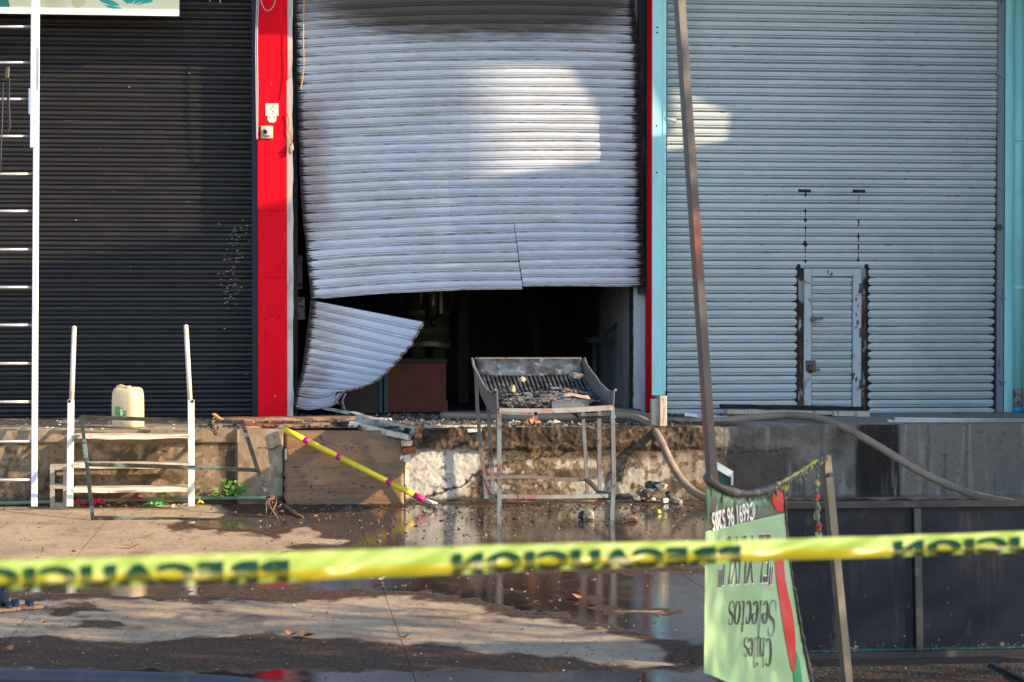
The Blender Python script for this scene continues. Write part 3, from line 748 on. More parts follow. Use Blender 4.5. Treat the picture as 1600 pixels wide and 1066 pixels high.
def slat_row(parent, x0, x1, z0, pitch, n, prof, y, m, zoff=0, jit=.0):
    first = slat_mesh('slat', x0, x1, z0, pitch * .995, prof, y).build('slat', m, parent, fix=True)
    out = [first]
    for i in range(1, n):
        c = dup(first, first.location + Vector((random.uniform(-jit, jit), random.uniform(-jit, jit), i * pitch)), parent)
        out.append(c)
    return out

# --- dark shutter at the left
zb = P(200, 652, YF).z
x0 = P(-60, 400, YF).x; x1 = P(394, 400, YF).x
pl = 14.25 / 158.7
t = thing('roller_shutter', 'closed near black roller shutter behind the ladder and white rack', 'roller shutter', ((x0 + x1) / 2, YF, ZT))
slat_row(t, x0, x1, max(zb, ZT + .004), pl, 52, PROF_L, YF, 'navy', jit=.003)
m_ = MB(); rd = random.Random(41)
for k in range(150):
    cx_, cy_, sx_, sy_ = rd.choice(((366, 375, 9, 14), (372, 365, 8, 9), (362, 405, 9, 16), (372, 400, 8, 10), (364, 447, 9, 5), (362, 430, 8, 9), (360, 470, 6, 16), (200, 300, 110, 170)))
    px, py = rd.gauss(cx_, sx_), rd.gauss(cy_, sy_)
    if not 8 < px < 392: continue
    r = rd.uniform(.002, .007); m_.lump(P(px, py, YF - .0205), r, k, 0, (1.6, .2, .8))
tag(m_.build('paint_chip', 'palepaper', t), kind='stuff')
m_ = MB(); a = P(394, 400, YF - .05).x; m_.box((a, YF - .06, ZT), (a + .062, YF + .03, 5.2)); m_.build('guide_rail', 'navyguide', t)
m_ = MB(); m_.box((x0 - .07, YF - .06, ZT), (x0 - .002, YF + .03, 5.2)); m_.build('guide_rail', 'navyguide', t)

# --- pale blue shutter at the right
y_ = YF + .0
XL = P(1041.5, 400, y_).x; XR = P(1557, 400, y_).x
zb = P(1300, 650.5, y_).z
pr = 13.09 / 158.7
WX0 = P(1247, 500, y_).x; WX1 = P(1353, 500, y_).x
def rustmat():
    m = mat('pale blue shutter paint', (.50, .555, .565), .45, .05, [Ly((.42, .485, .505), (1.2, 1.2, 2.2), .42, .66, .8), Ly((.56, .59, .585), (2, 2, 50), .56, .7, .6), Ly((.30, .33, .33), (3, 3, 60), .60, .72, .5)], bump=((5, 5, 120), .12, .003))
    n = m.node_tree.nodes; L = m.node_tree.links; b = n['Principled BSDF']
    src = b.inputs['Base Color'].links[0].from_socket; rsrc = b.inputs['Roughness'].links[0].from_socket
    geo = n.new('ShaderNodeNewGeometry'); sp = n.new('ShaderNodeSeparateXYZ'); L.new(geo.outputs['Position'], sp.inputs[0])
    def math_(op, a, b2=None, c=None):
        q = n.new('ShaderNodeMath'); q.operation = op
        for i, v in enumerate((a, b2, c)):
            if v is None: continue
            if isinstance(v, (int, float)): q.inputs[i].default_value = v
            else: L.new(v, q.inputs[i])
        return q.outputs[0]
    def noise(s, d=4.):
        mp = n.new('ShaderNodeMapping'); mp.inputs['Scale'].default_value = s; L.new(geo.outputs['Position'], mp.inputs['Vector'])
        q = n.new('ShaderNodeTexNoise'); q.inputs['Scale'].default_value = 1; q.inputs['Detail'].default_value = d; L.new(mp.outputs[0], q.inputs['Vector']); return q.outputs[0]
    zr = math_('DIVIDE', math_('SUBTRACT', sp.outputs[2], zb), pr)
    fr = math_('FRACT', zr)
    tooth = math_('ABSOLUTE', math_('SUBTRACT', fr, .5))               # 0 mid slat .. .5 at the joint
    tooth = math_('POWER', math_('MULTIPLY', tooth, 2.), 3.)
    low = n.new('ShaderNodeMapRange'); L.new(sp.outputs[2], low.inputs[0]); low.inputs[1].default_value = 4.2; low.inputs[2].default_value = 1.2; low.inputs[3].default_value = .25; low.inputs[4].default_value = 1.
    nz = noise((30, 30, 26))
    tot = None
    for xe, w0, gate in ((XR, .034, False), (WX0, .022, True), (WX1, .026, True), (XL, .004, False)):
        d = math_('ABSOLUTE', math_('SUBTRACT', sp.outputs[0], xe))
        w = math_('ADD', math_('MULTIPLY', math_('MULTIPLY', math_('MULTIPLY', tooth, w0 * 4.2), math_('MULTIPLY', math_('SUBTRACT', noise((2, 2, 13), 3.), .30), 2.2)), low.outputs[0]), math_('MULTIPLY', nz, w0 * 1.5))
        if not gate: w = math_('MULTIPLY', w, low.outputs[0])
        f = math_('LESS_THAN', d, w)
        if gate: f = math_('MULTIPLY', f, math_('LESS_THAN', sp.outputs[2], P(1300, 413, y_).z))
        tot = f if tot is None else math_('MAXIMUM', tot, f)
    # drips of rust above the wicket
    ztop = P(1300, 296, y_).z; zwk = P(1300, 413, y_).z
    for xe in (P(1258, 350, y_).x, P(1341, 350, y_).x):
        d = math_('ABSOLUTE', math_('SUBTRACT', sp.outputs[0], xe))
        n2 = noise((3, 3, 13), 3.)
        w = math_('MULTIPLY', math_('MAXIMUM', math_('SUBTRACT', n2, .45), 0.), .13)
        f = math_('MULTIPLY', math_('LESS_THAN', d, math_('MULTIPLY', w, math_('ADD', tooth, .35))), math_('MULTIPLY', math_('LESS_THAN', sp.outputs[2], ztop), math_('GREATER_THAN', sp.outputs[2], zwk)))
        tot = math_('MAXIMUM', tot, f)
        g = math_('LESS_THAN', math_('ABSOLUTE', math_('SUBTRACT', sp.outputs[2], P(1258, 298.5, y_).z)), math_('MULTIPLY', math_('ADD', nz, .1), .026))
        f = math_('MULTIPLY', g, math_('LESS_THAN', d, math_('MULTIPLY', math_('ADD', nz, .2), .095)))
        tot = math_('MAXIMUM', tot, f)
    x = n.new('ShaderNodeMix'); x.data_type = 'RGBA'; L.new(src, x.inputs[6]); x.inputs[7].default_value = (.30, .11, .045, 1)
    # orange specks and grime near the joints; grime colour also paints groove shade
    top = n.new('ShaderNodeMapRange'); L.new(sp.outputs[2], top.inputs[0]); top.inputs[1].default_value = 3.2; top.inputs[2].default_value = 5.0; top.inputs[3].default_value = .0; top.inputs[4].default_value = .085
    sp1 = math_('GREATER_THAN', math_('ADD', math_('MULTIPLY', noise((9, 9, 30), 2.), math_('ADD', math_('MULTIPLY', tooth, .35), .68)), top.outputs[0]), .655)
    L.new(math_('MULTIPLY', sp1, .75), x.inputs['Factor'])
    gx = n.new('ShaderNodeMix'); gx.data_type = 'RGBA'; L.new(x.outputs[2], gx.inputs[6]); gx.inputs[7].default_value = (.07, .06, .045, 1)
    gr1 = math_('GREATER_THAN', math_('MULTIPLY', noise((7, 7, 46), 5.), math_('ADD', math_('MULTIPLY', tooth, .45), .62)), .56)
    jl = math_('GREATER_THAN', tooth, .66)
    j2 = math_('LESS_THAN', math_('ABSOLUTE', math_('SUBTRACT', fr, .352)), .028)
    grime = math_('MAXIMUM', math_('MULTIPLY', jl, math_('ADD', math_('MULTIPLY', noise((4, 4, 30)), .7), .55)), math_('MULTIPLY', j2, math_('MULTIPLY', noise((5, 5, 30)), 1.0)))  # dirt lines, darkened further as painted shade in both grooves
    veil = n.new('ShaderNodeMapRange'); L.new(noise((.9, .9, .5), 5.), veil.inputs[0]); veil.inputs[1].default_value = .5; veil.inputs[2].default_value = .75; veil.inputs[4].default_value = .26
    L.new(math_('MAXIMUM', math_('MAXIMUM', math_('MULTIPLY', gr1, .75), veil.outputs[0]), grime), gx.inputs['Factor'])
    y2 = n.new('ShaderNodeMix'); y2.data_type = 'RGBA'; L.new(tot, y2.inputs['Factor']); L.new(gx.outputs[2], y2.inputs[6]); y2.inputs[7].default_value = (.022, .016, .013, 1)
    L.new(y2.outputs[2], b.inputs['Base Color'])
    rx = n.new('ShaderNodeMix'); L.new(tot, rx.inputs['Factor']); L.new(rsrc, rx.inputs[2]); rx.inputs[3].default_value = .8; L.new(rx.outputs[0], b.inputs['Roughness'])
    return m
M['bluepaint'] = rustmat()
t = thing('roller_shutter', 'closed pale blue roller shutter with a small wicket door', 'roller shutter', ((XL + XR) / 2, y_, ZT))
rsh = t
nw = int(round((P(1300, 420, y_).z - zb) / pr))            # slats that the wicket interrupts
slat_row(t, XL + .002, WX0, zb, pr, nw, PROF_R, y_, 'bluepaint', jit=.0026)
slat_row(t, WX1, XR - .002, zb, pr, nw, PROF_R, y_, 'bluepaint', jit=.0026)
slat_row(t, XL + .002, XR - .002, zb + nw * pr, pr, 53 - nw, PROF_R, y_, 'bluepaint', jit=.0026)
m_ = MB(); m_.box((XL, y_ - .012, ZT), (XR, y_ + .02, zb - .002)); m_.build('bottom_rail', 'bluepaint', t)
ax0 = P(1557.5, 400, y_ - .03).x; ax1 = P(1567, 400, y_ - .03).x
m_ = MB(); m_.box((ax0, y_ - .05, ZT), (ax1, y_ + .04, 5.2)); m_.build('guide_rail', 'guide', t)
m_ = MB(); m_.box((P(1568, 400, y_ - .08).x, y_ - .02, ZT), (P(1572, 400, y_ - .08).x + .03, y_ + .04, 5.2)); m_.build('gap_shade_strip', 'black', t)  # solid black strip: the dark of the gap put into colour
for yy in (117, 293, 462, 593):
    m_ = MB(); m_.bar(P(1558, yy - 3, y_ - .06), P(1571, yy + 5, y_ - .08), .014, .014); m_.build('guide_clip', 'guide', t)
m_ = MB(); c = P(1561, 355, y_ - .06); m_.tube([c, c + Vector((0, -.02, 0))], .03, 14); m_.build('lock_boss', 'greysteel', t)
# wicket door
zt = zb + nw * pr
m_ = MB(); m_.box((WX0, y_ - .004, ZT + .03), (P(1256, 500, y_).x, y_ + .02, zt + .012)); m_.box((P(1345, 500, y_).x, y_ - .004, ZT + .03), (WX1, y_ + .02, zt + .012)); m_.build('rusted_gap', mat('black rust', (.03, .02, .016), .85, 0, [Ly((.13, .06, .035), (20, 20, 5), .48, .62, .9), Ly((.30, .32, .32), (14, 14, 5), .55, .60, .85)], bump=(40, .6, .006)), t)
wf0 = P(1256, 500, y_ - .02).x; wf1 = P(1345, 500, y_ - .02).x; wi0 = P(1267, 500, y_ - .02).x; wi1 = P(1332, 500, y_ - .02).x
zf1 = P(1300, 420, y_).z; zi1 = P(1300, 432, y_).z; zf0 = P(1300, 637, y_).z
M['wicket'] = mat('chipped pale door frame', (.42, .47, .49), .5, .1, [Ly((.30, .12, .06), (9, 9, 7), .60, .68, .8), Ly((.035, .025, .02), (16, 16, 9), .64, .67, .9)], bump=(60, .3, .004))
dr = None
m_ = MB(); m_.box((wf0, y_ - .040, zf0), (wi0, y_ + .01, zf1)); dr = m_.build('wicket_door', 'wicket', t, bevel=.003)
m_ = MB(); m_.box((wi1, y_ - .0405, zf0), (wf1, y_ + .01, zf1)); m_.build('stile', 'wicket', dr, bevel=.003)
m_ = MB(); m_.box((wi0 + .001, y_ - .0395, zi1), (wi1 - .001, y_ + .01, zf1 - .001)); m_.build('door_head', 'wicket', dr, bevel=.003)
n_in = int((zi1 - zf0) / pr)
pp = (zi1 - zf0) / n_in
slat_row(dr, wi0 + .007, wi1 - .007, zf0, pp, n_in, PROF_R, y_ - .004, 'bluepaint')
m_ = MB(); m_.box((wi0 + .0005, y_ + .0115, zf0), (wi1 - .0005, y_ + .016, zf1 + .012)); m_.box((wf0 - .001, y_ - .012, zf1 + .001), (wf1 + .001, y_ + .011, zf1 + .012)); m_.build('shadow_gap_strip', 'black', dr)  # black strips that paint the shadow gap around the door
for yy in (450, 520, 600):
    m_ = MB(); m_.tube([P(1345.5, yy - 7, y_ - .046), P(1345.5, yy + 7, y_ - .046)], .017, 10); m_.build('hinge', 'steelrust', dr)
c = P(1270, 499, y_ - .04)
m_ = MB(); m_.tube([c, c + Vector((0, -.03, 0))], .028, 14); m_.build('lock', 'greysteel', dr)
m_ = MB(); m_.bar(P(1270, 498, y_ - .04), P(1286, 497, y_ - .04), .03, .018); m_.build('bolt', 'steelrust', dr)
m_ = MB(); m_.box((P(1257, 500, y_).x, y_ - .045, P(1, 585, y_).z), (P(1273, 500, y_).x, y_ - .024, P(1, 567, y_).z)); m_.build('hasp', 'steelrust', dr, bevel=.004)
m_ = MB(); m_.bar(P(1266, 576, y_ - .05), P(1281, 578, y_ - .05), .03, .02); m_.tube([P(1266, 570, y_ - .06), P(1266, 583, y_ - .06)], .02, 10); m_.build('bolt', 'greysteel', dr)

# --- burnt shutter in the middle
cs = thing('burnt_shutter', 'buckled grey roller shutter with soot edges and a torn folded corner', 'roller shutter', (P(730, 650, YF).x, YF, ZT))
N = 40
def rowy(side, k):          # k = row boundary counted upwards from the bottom edge
    if side == 0: return 468 - k * 15.05 + .02 * k * k
    if side == 1: return 451.5 - k * 14.3
    return 447.5 - k * 14.02
def row(u, k):
    """pixel height of row boundary k at u in 0..1"""
    a, b_, c = rowy(0, k), rowy(1, k), rowy(2, k)
    t_ = k / N
    # quadratic through (0,a) (.47,b) (1,c)
    x1 = .47
    A = ((c - a) - (b_ - a) / x1) / (1 - x1); B = (b_ - a) / x1 - A * x1
    y = a + B * u + A * u * u
    y += 20 * max(0, (t_ - .86) / .14) * math.sin(math.pi * min(1, u * .95)) * .9     # sag at the head
    y += .5 * math.sin(u * 9 + k * .7) * (1 - t_) + .22 * math.sin(u * 23 + k * 1.9)
    return y
LX = [(-40, 456), (40, 461), (100, 463), (200, 466), (300, 470), (400, 479), (468, 486)]
RX = [(-40, 991), (20, 992), (30, 995), (100, 1000), (300, 1004), (450, 1009)]
def depthY(u, t_):           # t_ 0 bottom .. 1 head : the sheet bellies out low on the left
    dent = .030 * math.exp(-((u - .43 - .05 * t_) / .035) ** 2) * math.exp(-((t_ - .30) / .26) ** 2) - .026 * math.exp(-((u - .22 + .1 * t_) / .05) ** 2) * math.exp(-((t_ - .62) / .18) ** 2) + .022 * math.exp(-((u - .80) / .04) ** 2) * math.exp(-((t_ - .22) / .15) ** 2)
    return YF - .02 + dent - .17 * (1 - t_) ** 1.4 * (1 - u) ** 1.3 - .03 * math.sin(u * 3.1) * (1 - t_) + .10 * max(0, (t_ - .86) / .14) * math.sin(math.pi * u)
PROF_C = [(0, -.014), (.03, .010), (.06, .0135), (.25, .016), (.41, .0155), (.425, .010), (.445, .010), (.46, .0155), (.60, .0135), (.655, .009), (.67, -.004), (.71, -.004), (.73, .008), (.77, .0105), (.85, .009), (.875, .005), (.885, -.015), (1.0, -.016)]
NS = 30
def bent_slat(name, ptf, parent, us, soot, rust, matn='zinc', thick=.004):
    """ptf(u, a) gives pixel x, y, depth Y at fraction a (0 top .. 1 bottom) of the slat"""
    m_ = MB(); sec = PROF_C + [(1.0, -thick - .004), (0., -thick - .004)]
    k = len(sec); vs = []; so = []; ru = []; sc = []
    for u in us:
        for a, d in sec:
            px, py, yy = ptf(u, a)
            p = P(px, py, yy - d); vs.append(p); so.append(soot(u, px, py, a)); ru.append(rust(u, px, py)); sc.append(scorch_c(px, py))
    fs = []
    n = len(us)
    for i in range(n - 1):
        for j in range(k): fs.append((i * k + j, i * k + (j + 1) % k, (i + 1) * k + (j + 1) % k, (i + 1) * k + j))
    m_.add(vs, fs, False); m_.f += [tuple(range(k)), tuple(range(n * k - 1, (n - 1) * k - 1, -1))]; m_.sm += [False, False]
    o = m_.build(name, matn, parent)
    fattr(o.data, 'soot', so); fattr(o.data, 'rust', ru); fattr(o.data, 'scorch', sc)
    return o
def soot_shade_c(u, px, py, a):
    l = interp(py, LX); r = interp(py, RX)
    s = float(sst(20, 0, px - l)) * (.75 if py < 330 else .7) + float(sst(26, 2, r - px)) * .85
    s += float(sst(.86, .89, a)) * .40 + (.3 if a <= .001 else 0) + (.16 if .66 < a < .72 else 0)  # slat grooves: joint shade painted on in the soot colour
    return s
def scorch_c(px, py):
    m_x = .45 + .55 * float(sst(470, 640, px)) * float(sst(1010, 900, px))
    return float(sst(78, 2, py - 10 * math.sin(math.pi * min(max((px - 455) / 540, 0), 1)))) ** .8 * 1.15 * m_x
def rust_c(u, px, py):
    return float(sst(90, 0, px - interp(py, LX))) * float(sst(110, 190, py)) * float(sst(440, 300, py)) * 1.05 + float(sst(70, 10, interp(py, RX) - px)) * .35 + float(sst(470, 440, px)) * .2 + float(sst(440, 468, py)) * .35
usall = [i / NS for i in range(NS + 1)]
UC = (806 - 480) / (1008 - 480.)
for k in range(N):
    oy_, od_, ot_ = random.uniform(-.5, .5), random.uniform(-.005, .005), random.uniform(-.006, .006)
    def ptf(u, a, k=k, oy_=oy_, od_=od_, ot_=ot_):
        kk = k + 1 - a
        y = row(u, kk)
        x = lerp(interp(y, LX), interp(y, RX), u)
        return x, y + oy_ * math.sin(u * 5 + k), depthY(u, kk / N) + od_ * math.sin(u * 4 + k * 2.1) + ot_ * (a - .5)
    if k >= 7:
        e = random.uniform(-.0016, .0016)
        bent_slat('slat', lambda u, a: (lambda q: (q[0] + (e * 500 if u in (0., 1.) else 0), q[1], q[2]))(ptf(u, a)), cs, usall, soot_shade_c, rust_c)
    else:
        uc = UC + (7 - k) * .0022
        n1 = int(NS * UC)
        sh = 3.6 * (1 - k / 7.) ** 1.2
        bent_slat('slat', lambda u, a: (lambda q: (q[0], q[1] + sh * max(0, (u - .2) / .4), q[2] - .012 * u))(ptf(u, a)), cs, [uc * i / n1 for i in range(n1 + 1)][:-1] + [uc - .0006], soot_shade_c, rust_c)
        bent_slat('slat', lambda u, a: (lambda q: (q[0], q[1] - .6 * sh * (1 - u), q[2] + .008))(ptf(u, a)), cs, [uc + .0012 + (1 - uc - .0012) * i / (NS - n1) for i in range(NS - n1 + 1)], soot_shade_c, rust_c)
# torn folded corner
NF = 12
FL = [(0, (485, 469)), (.15, (483, 492)), (.4, (477, 540)), (.6, (473, 572)), (.8, (466, 600)), (1, (458, 634))]
FR = [(0, (660, 503)), (.08, (654, 516)), (.2, (641, 540)), (.32, (627, 555)), (.45, (612, 573)), (.55, (600, 585)), (.66, (584, 598)), (.76, (565, 604)), (.86, (548, 609)), (.93, (532, 616)), (1, (521, 634))]
def pl2(pts, t_):
    return float(np.interp(t_, [p[0] for p in pts], [p[1][0] for p in pts])), float(np.interp(t_, [p[0] for p in pts], [p[1][1] for p in pts]))
def flap(u, tt):
    a = pl2(FL, tt); b_ = pl2(FR, tt)
    x = lerp(a[0], b_[0], u); y = lerp(a[1], b_[1], u)
    y += 7 * math.sin(math.pi * u) * float(sst(.8, 1, tt)) + 1.6 * math.sin(u * 5 + tt * 20) * float(sst(.5, 1, tt))
    Y = YF - .19 - .30 * u * (.35 + .65 * tt) + .10 * math.sin(math.pi * u) - .1 * tt
    return x, y, Y
for k in range(NF):
    je = random.uniform(-.012, .012)
    def pf(u, a, k=k, je=je):
        tt = (k + a) / NF
        x, y, Y = flap(u, tt)
        if u > .93:
            q = (u - .93) / .07
            x += q * (je * 160 + 2.2 * math.sin(a * math.pi) + 1.2 * math.sin(a * 19 + k * 2)); Y -= q * .02 * math.sin(a * math.pi)
        return x, y, Y
    bent_slat('flap_slat', pf, cs, [i / 22 for i in range(23)], lambda u, px, py, a: float(sst(.12, 0., u)) * .75 + float(sst(.9, 1., a)) * .25 + (.12 if k > 8 else 0), lambda u, px, py: float(sst(.75, .1, u)) * .55 + float(sst(540, 600, py)) * .25, thick=.006)  # soot value also paints shade into the slat joints
# ragged torn lip along the fold
m_ = MB()
pts = []
for i in range(97):
    tt = i / 96; x, y, Y = flap(1.0, tt)
    x += 2.4 * math.sin(tt * NF * math.pi * 2) * .6 + random.uniform(-.9, .9); y += random.uniform(-.7, .7)
    pts.append(P(x + 1.0, y, Y - .018 - .010 * math.sin(tt * NF * math.pi) ** 2))
m_.tube(pts, [random.uniform(.006, .013) for _ in pts], 6); m_.build('torn_edge', 'edge', cs)
# curl at the lower end of the fold
m_ = MB()
base = [(530, 632), (521, 622), (524, 612), (534, 610), (541, 616), (536, 626), (540, 640)]
for i in range(1):
    A_ = [P(x, y, 1.42) for x, y in base]; B_ = [P(x - 6, y + 1, 1.62) for x, y in base]
    vs = A_ + B_; n = len(base)
    m_.add(vs, [(j, j + 1, n + j + 1, n + j) for j in range(n - 1)], True)
o = m_.build('torn_curl', 'zinc', cs); so = o.modifiers.new('thickness', 'SOLIDIFY'); so.thickness = .008
fattr(o.data, 'soot', [.35] * len(o.data.vertices)); fattr(o.data, 'rust', [.6] * len(o.data.vertices))
# loose bottom bar piece under the fold
m_ = MB(); m_.bar(P(505, 637, 1.6), P(545, 645, 1.5), .05, .03); m_.build('bottom_bar', 'channel', cs)
# guides
ga = P(459, 300, YF + .02).x; gb = P(465, 300, YF + .02).x
m_ = MB(); m_.box((ga, YF + .05, ZT), (gb, YF + .09, 5.2)); m_.box((ga - .0, YF - .0, P(460, 250, YF).z), (ga + .018, YF + .05, 5.2)); m_.build('guide_rail', 'guidedark', cs)
ga = P(999, 300, YF).x; gb = P(1010.5, 300, YF).x
m_ = MB(); m_.box((ga, YF + .045, ZT + 1.2), (gb, YF + .1, 5.2)); m_.box((gb - .014, YF - .05, ZT + 1.2), (gb, YF + .045, 5.2)); m_.build('guide_rail', 'guidedark', cs)
# ================================================================ THINGS AT THE LEFT
# extension ladder
t = thing('extension_ladder', 'tall aluminium extension ladder at the left edge of the dark shutter', 'ladder', G(52, 790))
def LP(px, py):             # plane of the ladder leaning on the shop front
    return P(px, py, lerp(-.42, 1.15, (790 - py) / 850.))
m_ = MB(); m_.bar(LP(53.5, 792), LP(58, -60), .052, .03, (0, 1, 0)); m_.build('rail', 'aluface', t, bevel=.004)
m_ = MB(); m_.bar(LP(-70, 792), LP(-66, -60), .052, .03, (0, 1, 0)); m_.build('rail', 'aluface', t, bevel=.004)
up = Vector((0, -.045, 0))
m_ = MB(); m_.bar(LP(51.5, 232) + up, LP(53.5, -60) + up, .040, .03, (0, 1, 0)); m_.build('fly_rail', 'aluface', t, bevel=.004)
m_ = MB(); m_.bar(LP(58.5, 232) + up * .6, LP(59, 76) + up * .6, .030, .02, (0, 1, 0)); m_.build('rail_cap', 'alu', t)
m_ = MB(); m_.bar(LP(48, 180) + up, LP(48, 140) + up, .024, .03, (0, 1, 0)); m_.build('rung_lock', 'alu', t)
for i, y in enumerate((42, 98, 155, 213, 272, 330, 390, 449, 508, 568, 628, 690, 750)):
    m_ = MB(); m_.tube([LP(52, y), LP(-68, y)], .0135, 10); m_.build('rung', 'alu', t)
m_ = MB(); pts = [LP(x, y) + Vector((0, -.04, 0)) for x, y in ((14, 104), (13, 130), (13, 160), (15, 196), (14, 206))]; m_.tube(pts, .007, 6)
m_.tube([LP(x, y) + Vector((0, -.05, 0)) for x, y in ((6, 130), (5, 180), (3, 230), (2, 268))], .006, 6)
m_.tube([LP(x, y) + Vector((0, -.05, 0)) for x, y in ((16, 124), (15, 160), (17, 200), (12, 210))], .006, 6); m_.build('hoist_cord', 'darkcord', t)
m_ = MB(); m_.bar(LP(13.5, 107) + Vector((0, -.05, 0)), LP(12, 124) + Vector((0, -.05, 0)), .034, .03); m_.build('pulley', 'greysteel', t, bevel=.005)

# white metal rack / steps
t = thing('white_step_rack', 'chipped white metal step rack with three worn treads against the platform', 'step rack', G(203, 791))
def RP(px, py): return P(px, py, lerp(-.42, -.07, (791 - py) / 280.))
for (a, b_, c_) in (((109, 792), (112, 625), (116, 511)), ((299, 792), (297, 625), (290.5, 509))):
    m_ = MB(); m_.tube([RP(*b_), RP(*c_)], .021, 12); m_.tube([RP(*c_), RP(c_[0], c_[1] - 1.5)], [.021, .012], 12)
    s_ = m_.build('stile', 'rackwhite', t)
    m_ = MB(); m_.bar(RP(*a), RP(b_[0] + (1.5 if a[0] > 200 else -1.2), b_[1]), .056, .035, (0, 1, 0)); m_.build('foot_channel', 'rackwhite', t, bevel=.004)
    m_ = MB(); c = RP(b_[0] - 2 + (6 if a[0] > 200 else -1), b_[1] + 2); m_.tube([c + Vector((0, -.02, 0)), c + Vector((0, -.026, 0))], .013, 10); m_.build('bolt_hole', 'black', t)
def tread(ya, yb, yc, sagm, name='tread'):
    """top surface ya..yb, front lip yb..yc"""
    xa, xb = 113.5, 296
    m_ = MB(); n = 18
    Yf = RP(200, yb).y - .03
    zf = P(200, yb, Yf).z
    dpt = .24
    rows = []
    for i in range(n + 1):
        u = i / n; x = lerp(P(xa, yb, Yf).x, P(xb, yb, Yf).x, u)
        sg = -sagm * math.sin(math.pi * u) + .002 * math.sin(u * 17)
        hh = (yc - yb) / 164.
        rows.append([(x, Yf + dpt, zf + sg * .3 + (.0)), (x, Yf + .006, zf + sg), (x, Yf, zf + sg - .006), (x, Yf, zf + sg - hh), (x, Yf + .02, zf + sg - hh), (x, Yf + dpt, zf + sg * .3 - .03)])
    vs = [p for r in rows for p in r]; k = 6
    fs = [(i * k + j, i * k + (j + 1) % k, (i + 1) * k + (j + 1) % k, (i + 1) * k + j) for i in range(n) for j in range(k)]
    m_.add(vs, fs); m_.f += [tuple(range(k)), tuple(range(n * k + k - 1, n * k - 1, -1))]; m_.sm += [False, False]
    return m_.build(name, 'treadwood', t)
tread(672, 679, 684, .012); tread(716, 724, 730, .010); tread(754, 762, 768.5, .004)

# plastic jug standing on the platform
jc = P(200, 671, .28)
t = thing('plastic_jug', 'cream plastic jug with a torn green label on the platform edge', 'jug', (jc.x, .28, ZT))
sc_ = 1 / 173.
def sect(w, d, z, r, cx=0.):
    pts = []
    for k in range(28):
        a = 2 * math.pi * k / 28; c_, s_ = math.cos(a), math.sin(a); n = 4.0
        pts.append((jc.x + cx + w / 2 * math.copysign(abs(c_) ** (2 / n), c_), .28 + d / 2 * math.copysign(abs(s_) ** (2 / n), s_), z))
    # turn the jug a little so that its right flank shows
    R = Matrix.Rotation(math.radians(-24), 3, 'Z'); q = Vector((jc.x, .28, 0))
    return [tuple(R @ (Vector(p) - q) + q) for p in pts]
lv = [(0, .225, .19, 0), (.006, .25, .215, 0), (.02, .258, .225, 0), (.06, .258, .224, 0), (.072, .254, .219, 0), (.09, .257, .223, 0), (.2, .256, .222, 0), (.29, .252, .219, 0), (.305, .247, .213, 0), (.325, .240, .206, 0), (.345, .222, .188, 0), (.356, .19, .155, 0), (.36, .12, .10, 0)]
m_ = MB(); vs = []
for h, w, d, o_ in lv: vs += sect(w, d, ZT + .004 + h * 1.0, 0)
n = 28
fs = [(i * n + k, i * n + (k + 1) % n, (i + 1) * n + (k + 1) % n, (i + 1) * n + k) for i in range(len(lv) - 1) for k in range(n)]
m_.add(vs, fs, True); m_.f += [tuple(range(n - 1, -1, -1)), tuple((len(lv) - 1) * n + k for k in range(n))]; m_.sm += [False, False]
jb = m_.build('jug_body', 'jug', t)
Rj = Matrix.Rotation(math.radians(-24), 3, 'Z')
def JF(x, z, o_=.0025):      # point on the jug's front face
    return Vector((jc.x, .28, ZT + .004 + z)) + Rj @ Vector((x, -.1125 - o_ + .55 * abs(x) ** 2.6 * 2, 0))
m_ = MB(); m_.tube([JF(.06, .345) + Vector((0, .06, .0)), JF(.06, .372) + Vector((0, .06, 0))], .026, 14); m_.build('neck', 'jug', t)
hp = [Vector((jc.x, .28, ZT)) + Rj @ Vector((x, -.02, z)) for x, z in ((-.098, .335), (-.09, .368), (-.06, .374), (-.02, .362), (.01, .350))]
m_ = MB(); m_.tube(hp, .014, 10); m_.build('handle', 'jug', t)
def jpoly(pts, nm, mt_, off=.004):
    m_ = MB(); m_.prism([JF(x, z, off) for x, z in pts], (0, .003, 0)); return m_.build(nm, mt_, t)
jpoly([(-.068, .105), (.048, .105), (.048, .155), (.02, .155), (.0, .180), (-.03, .192), (-.06, .188), (-.068, .2)], 'label', 'labelgreen')
jpoly([(-.012, .11), (.008, .112), (.014, .14), (.002, .168), (-.014, .172), (-.012, .14)], 'label_tear', 'labelpale', .0055)
m_ = MB()
for k in range(26):
    x = random.gauss(-.02, .04); z = abs(random.gauss(.05, .03)); p = JF(max(-.09, min(.07, x)), z, .0); m_.lump(p, random.uniform(.002, .006), k, 0, (1, .3, 1))
tag(m_.build('grime_specks', 'jugdirt', t), kind='stuff')

# standing concrete block
a = G(93, 783); a = Vector((P(93, 783, -.14).x, -.14, 0))
t = thing('concrete_block', 'hollow concrete block standing on end beside the white rack', 'block', (a.x, a.y, 0))
w, h, dd = 26 / 176., 66 / 177., .13
m_ = MB()
x0, x1 = a.x - w / 2, a.x + w / 2; y0, y1 = a.y - dd / 2, a.y + dd / 2
def ringface(hx0, hx1, holes):
    bm = bmesh.new()
wl, wm = .038, .045
m_.box((x0, y0, 0), (x0 + wl, y1, h)); m_.box((x1 - wl, y0, 0), (x1, y1, h))
for za, zb_ in ((0, wm), (h / 2 - wm / 2, h / 2 + wm / 2), (h - wm, h)): m_.box((x0 + wl - .001, y0 + .001, za + .001), (x1 - wl + .001, y1 - .001, zb_ - .001))
o = m_.build('block_body', 'block', t)

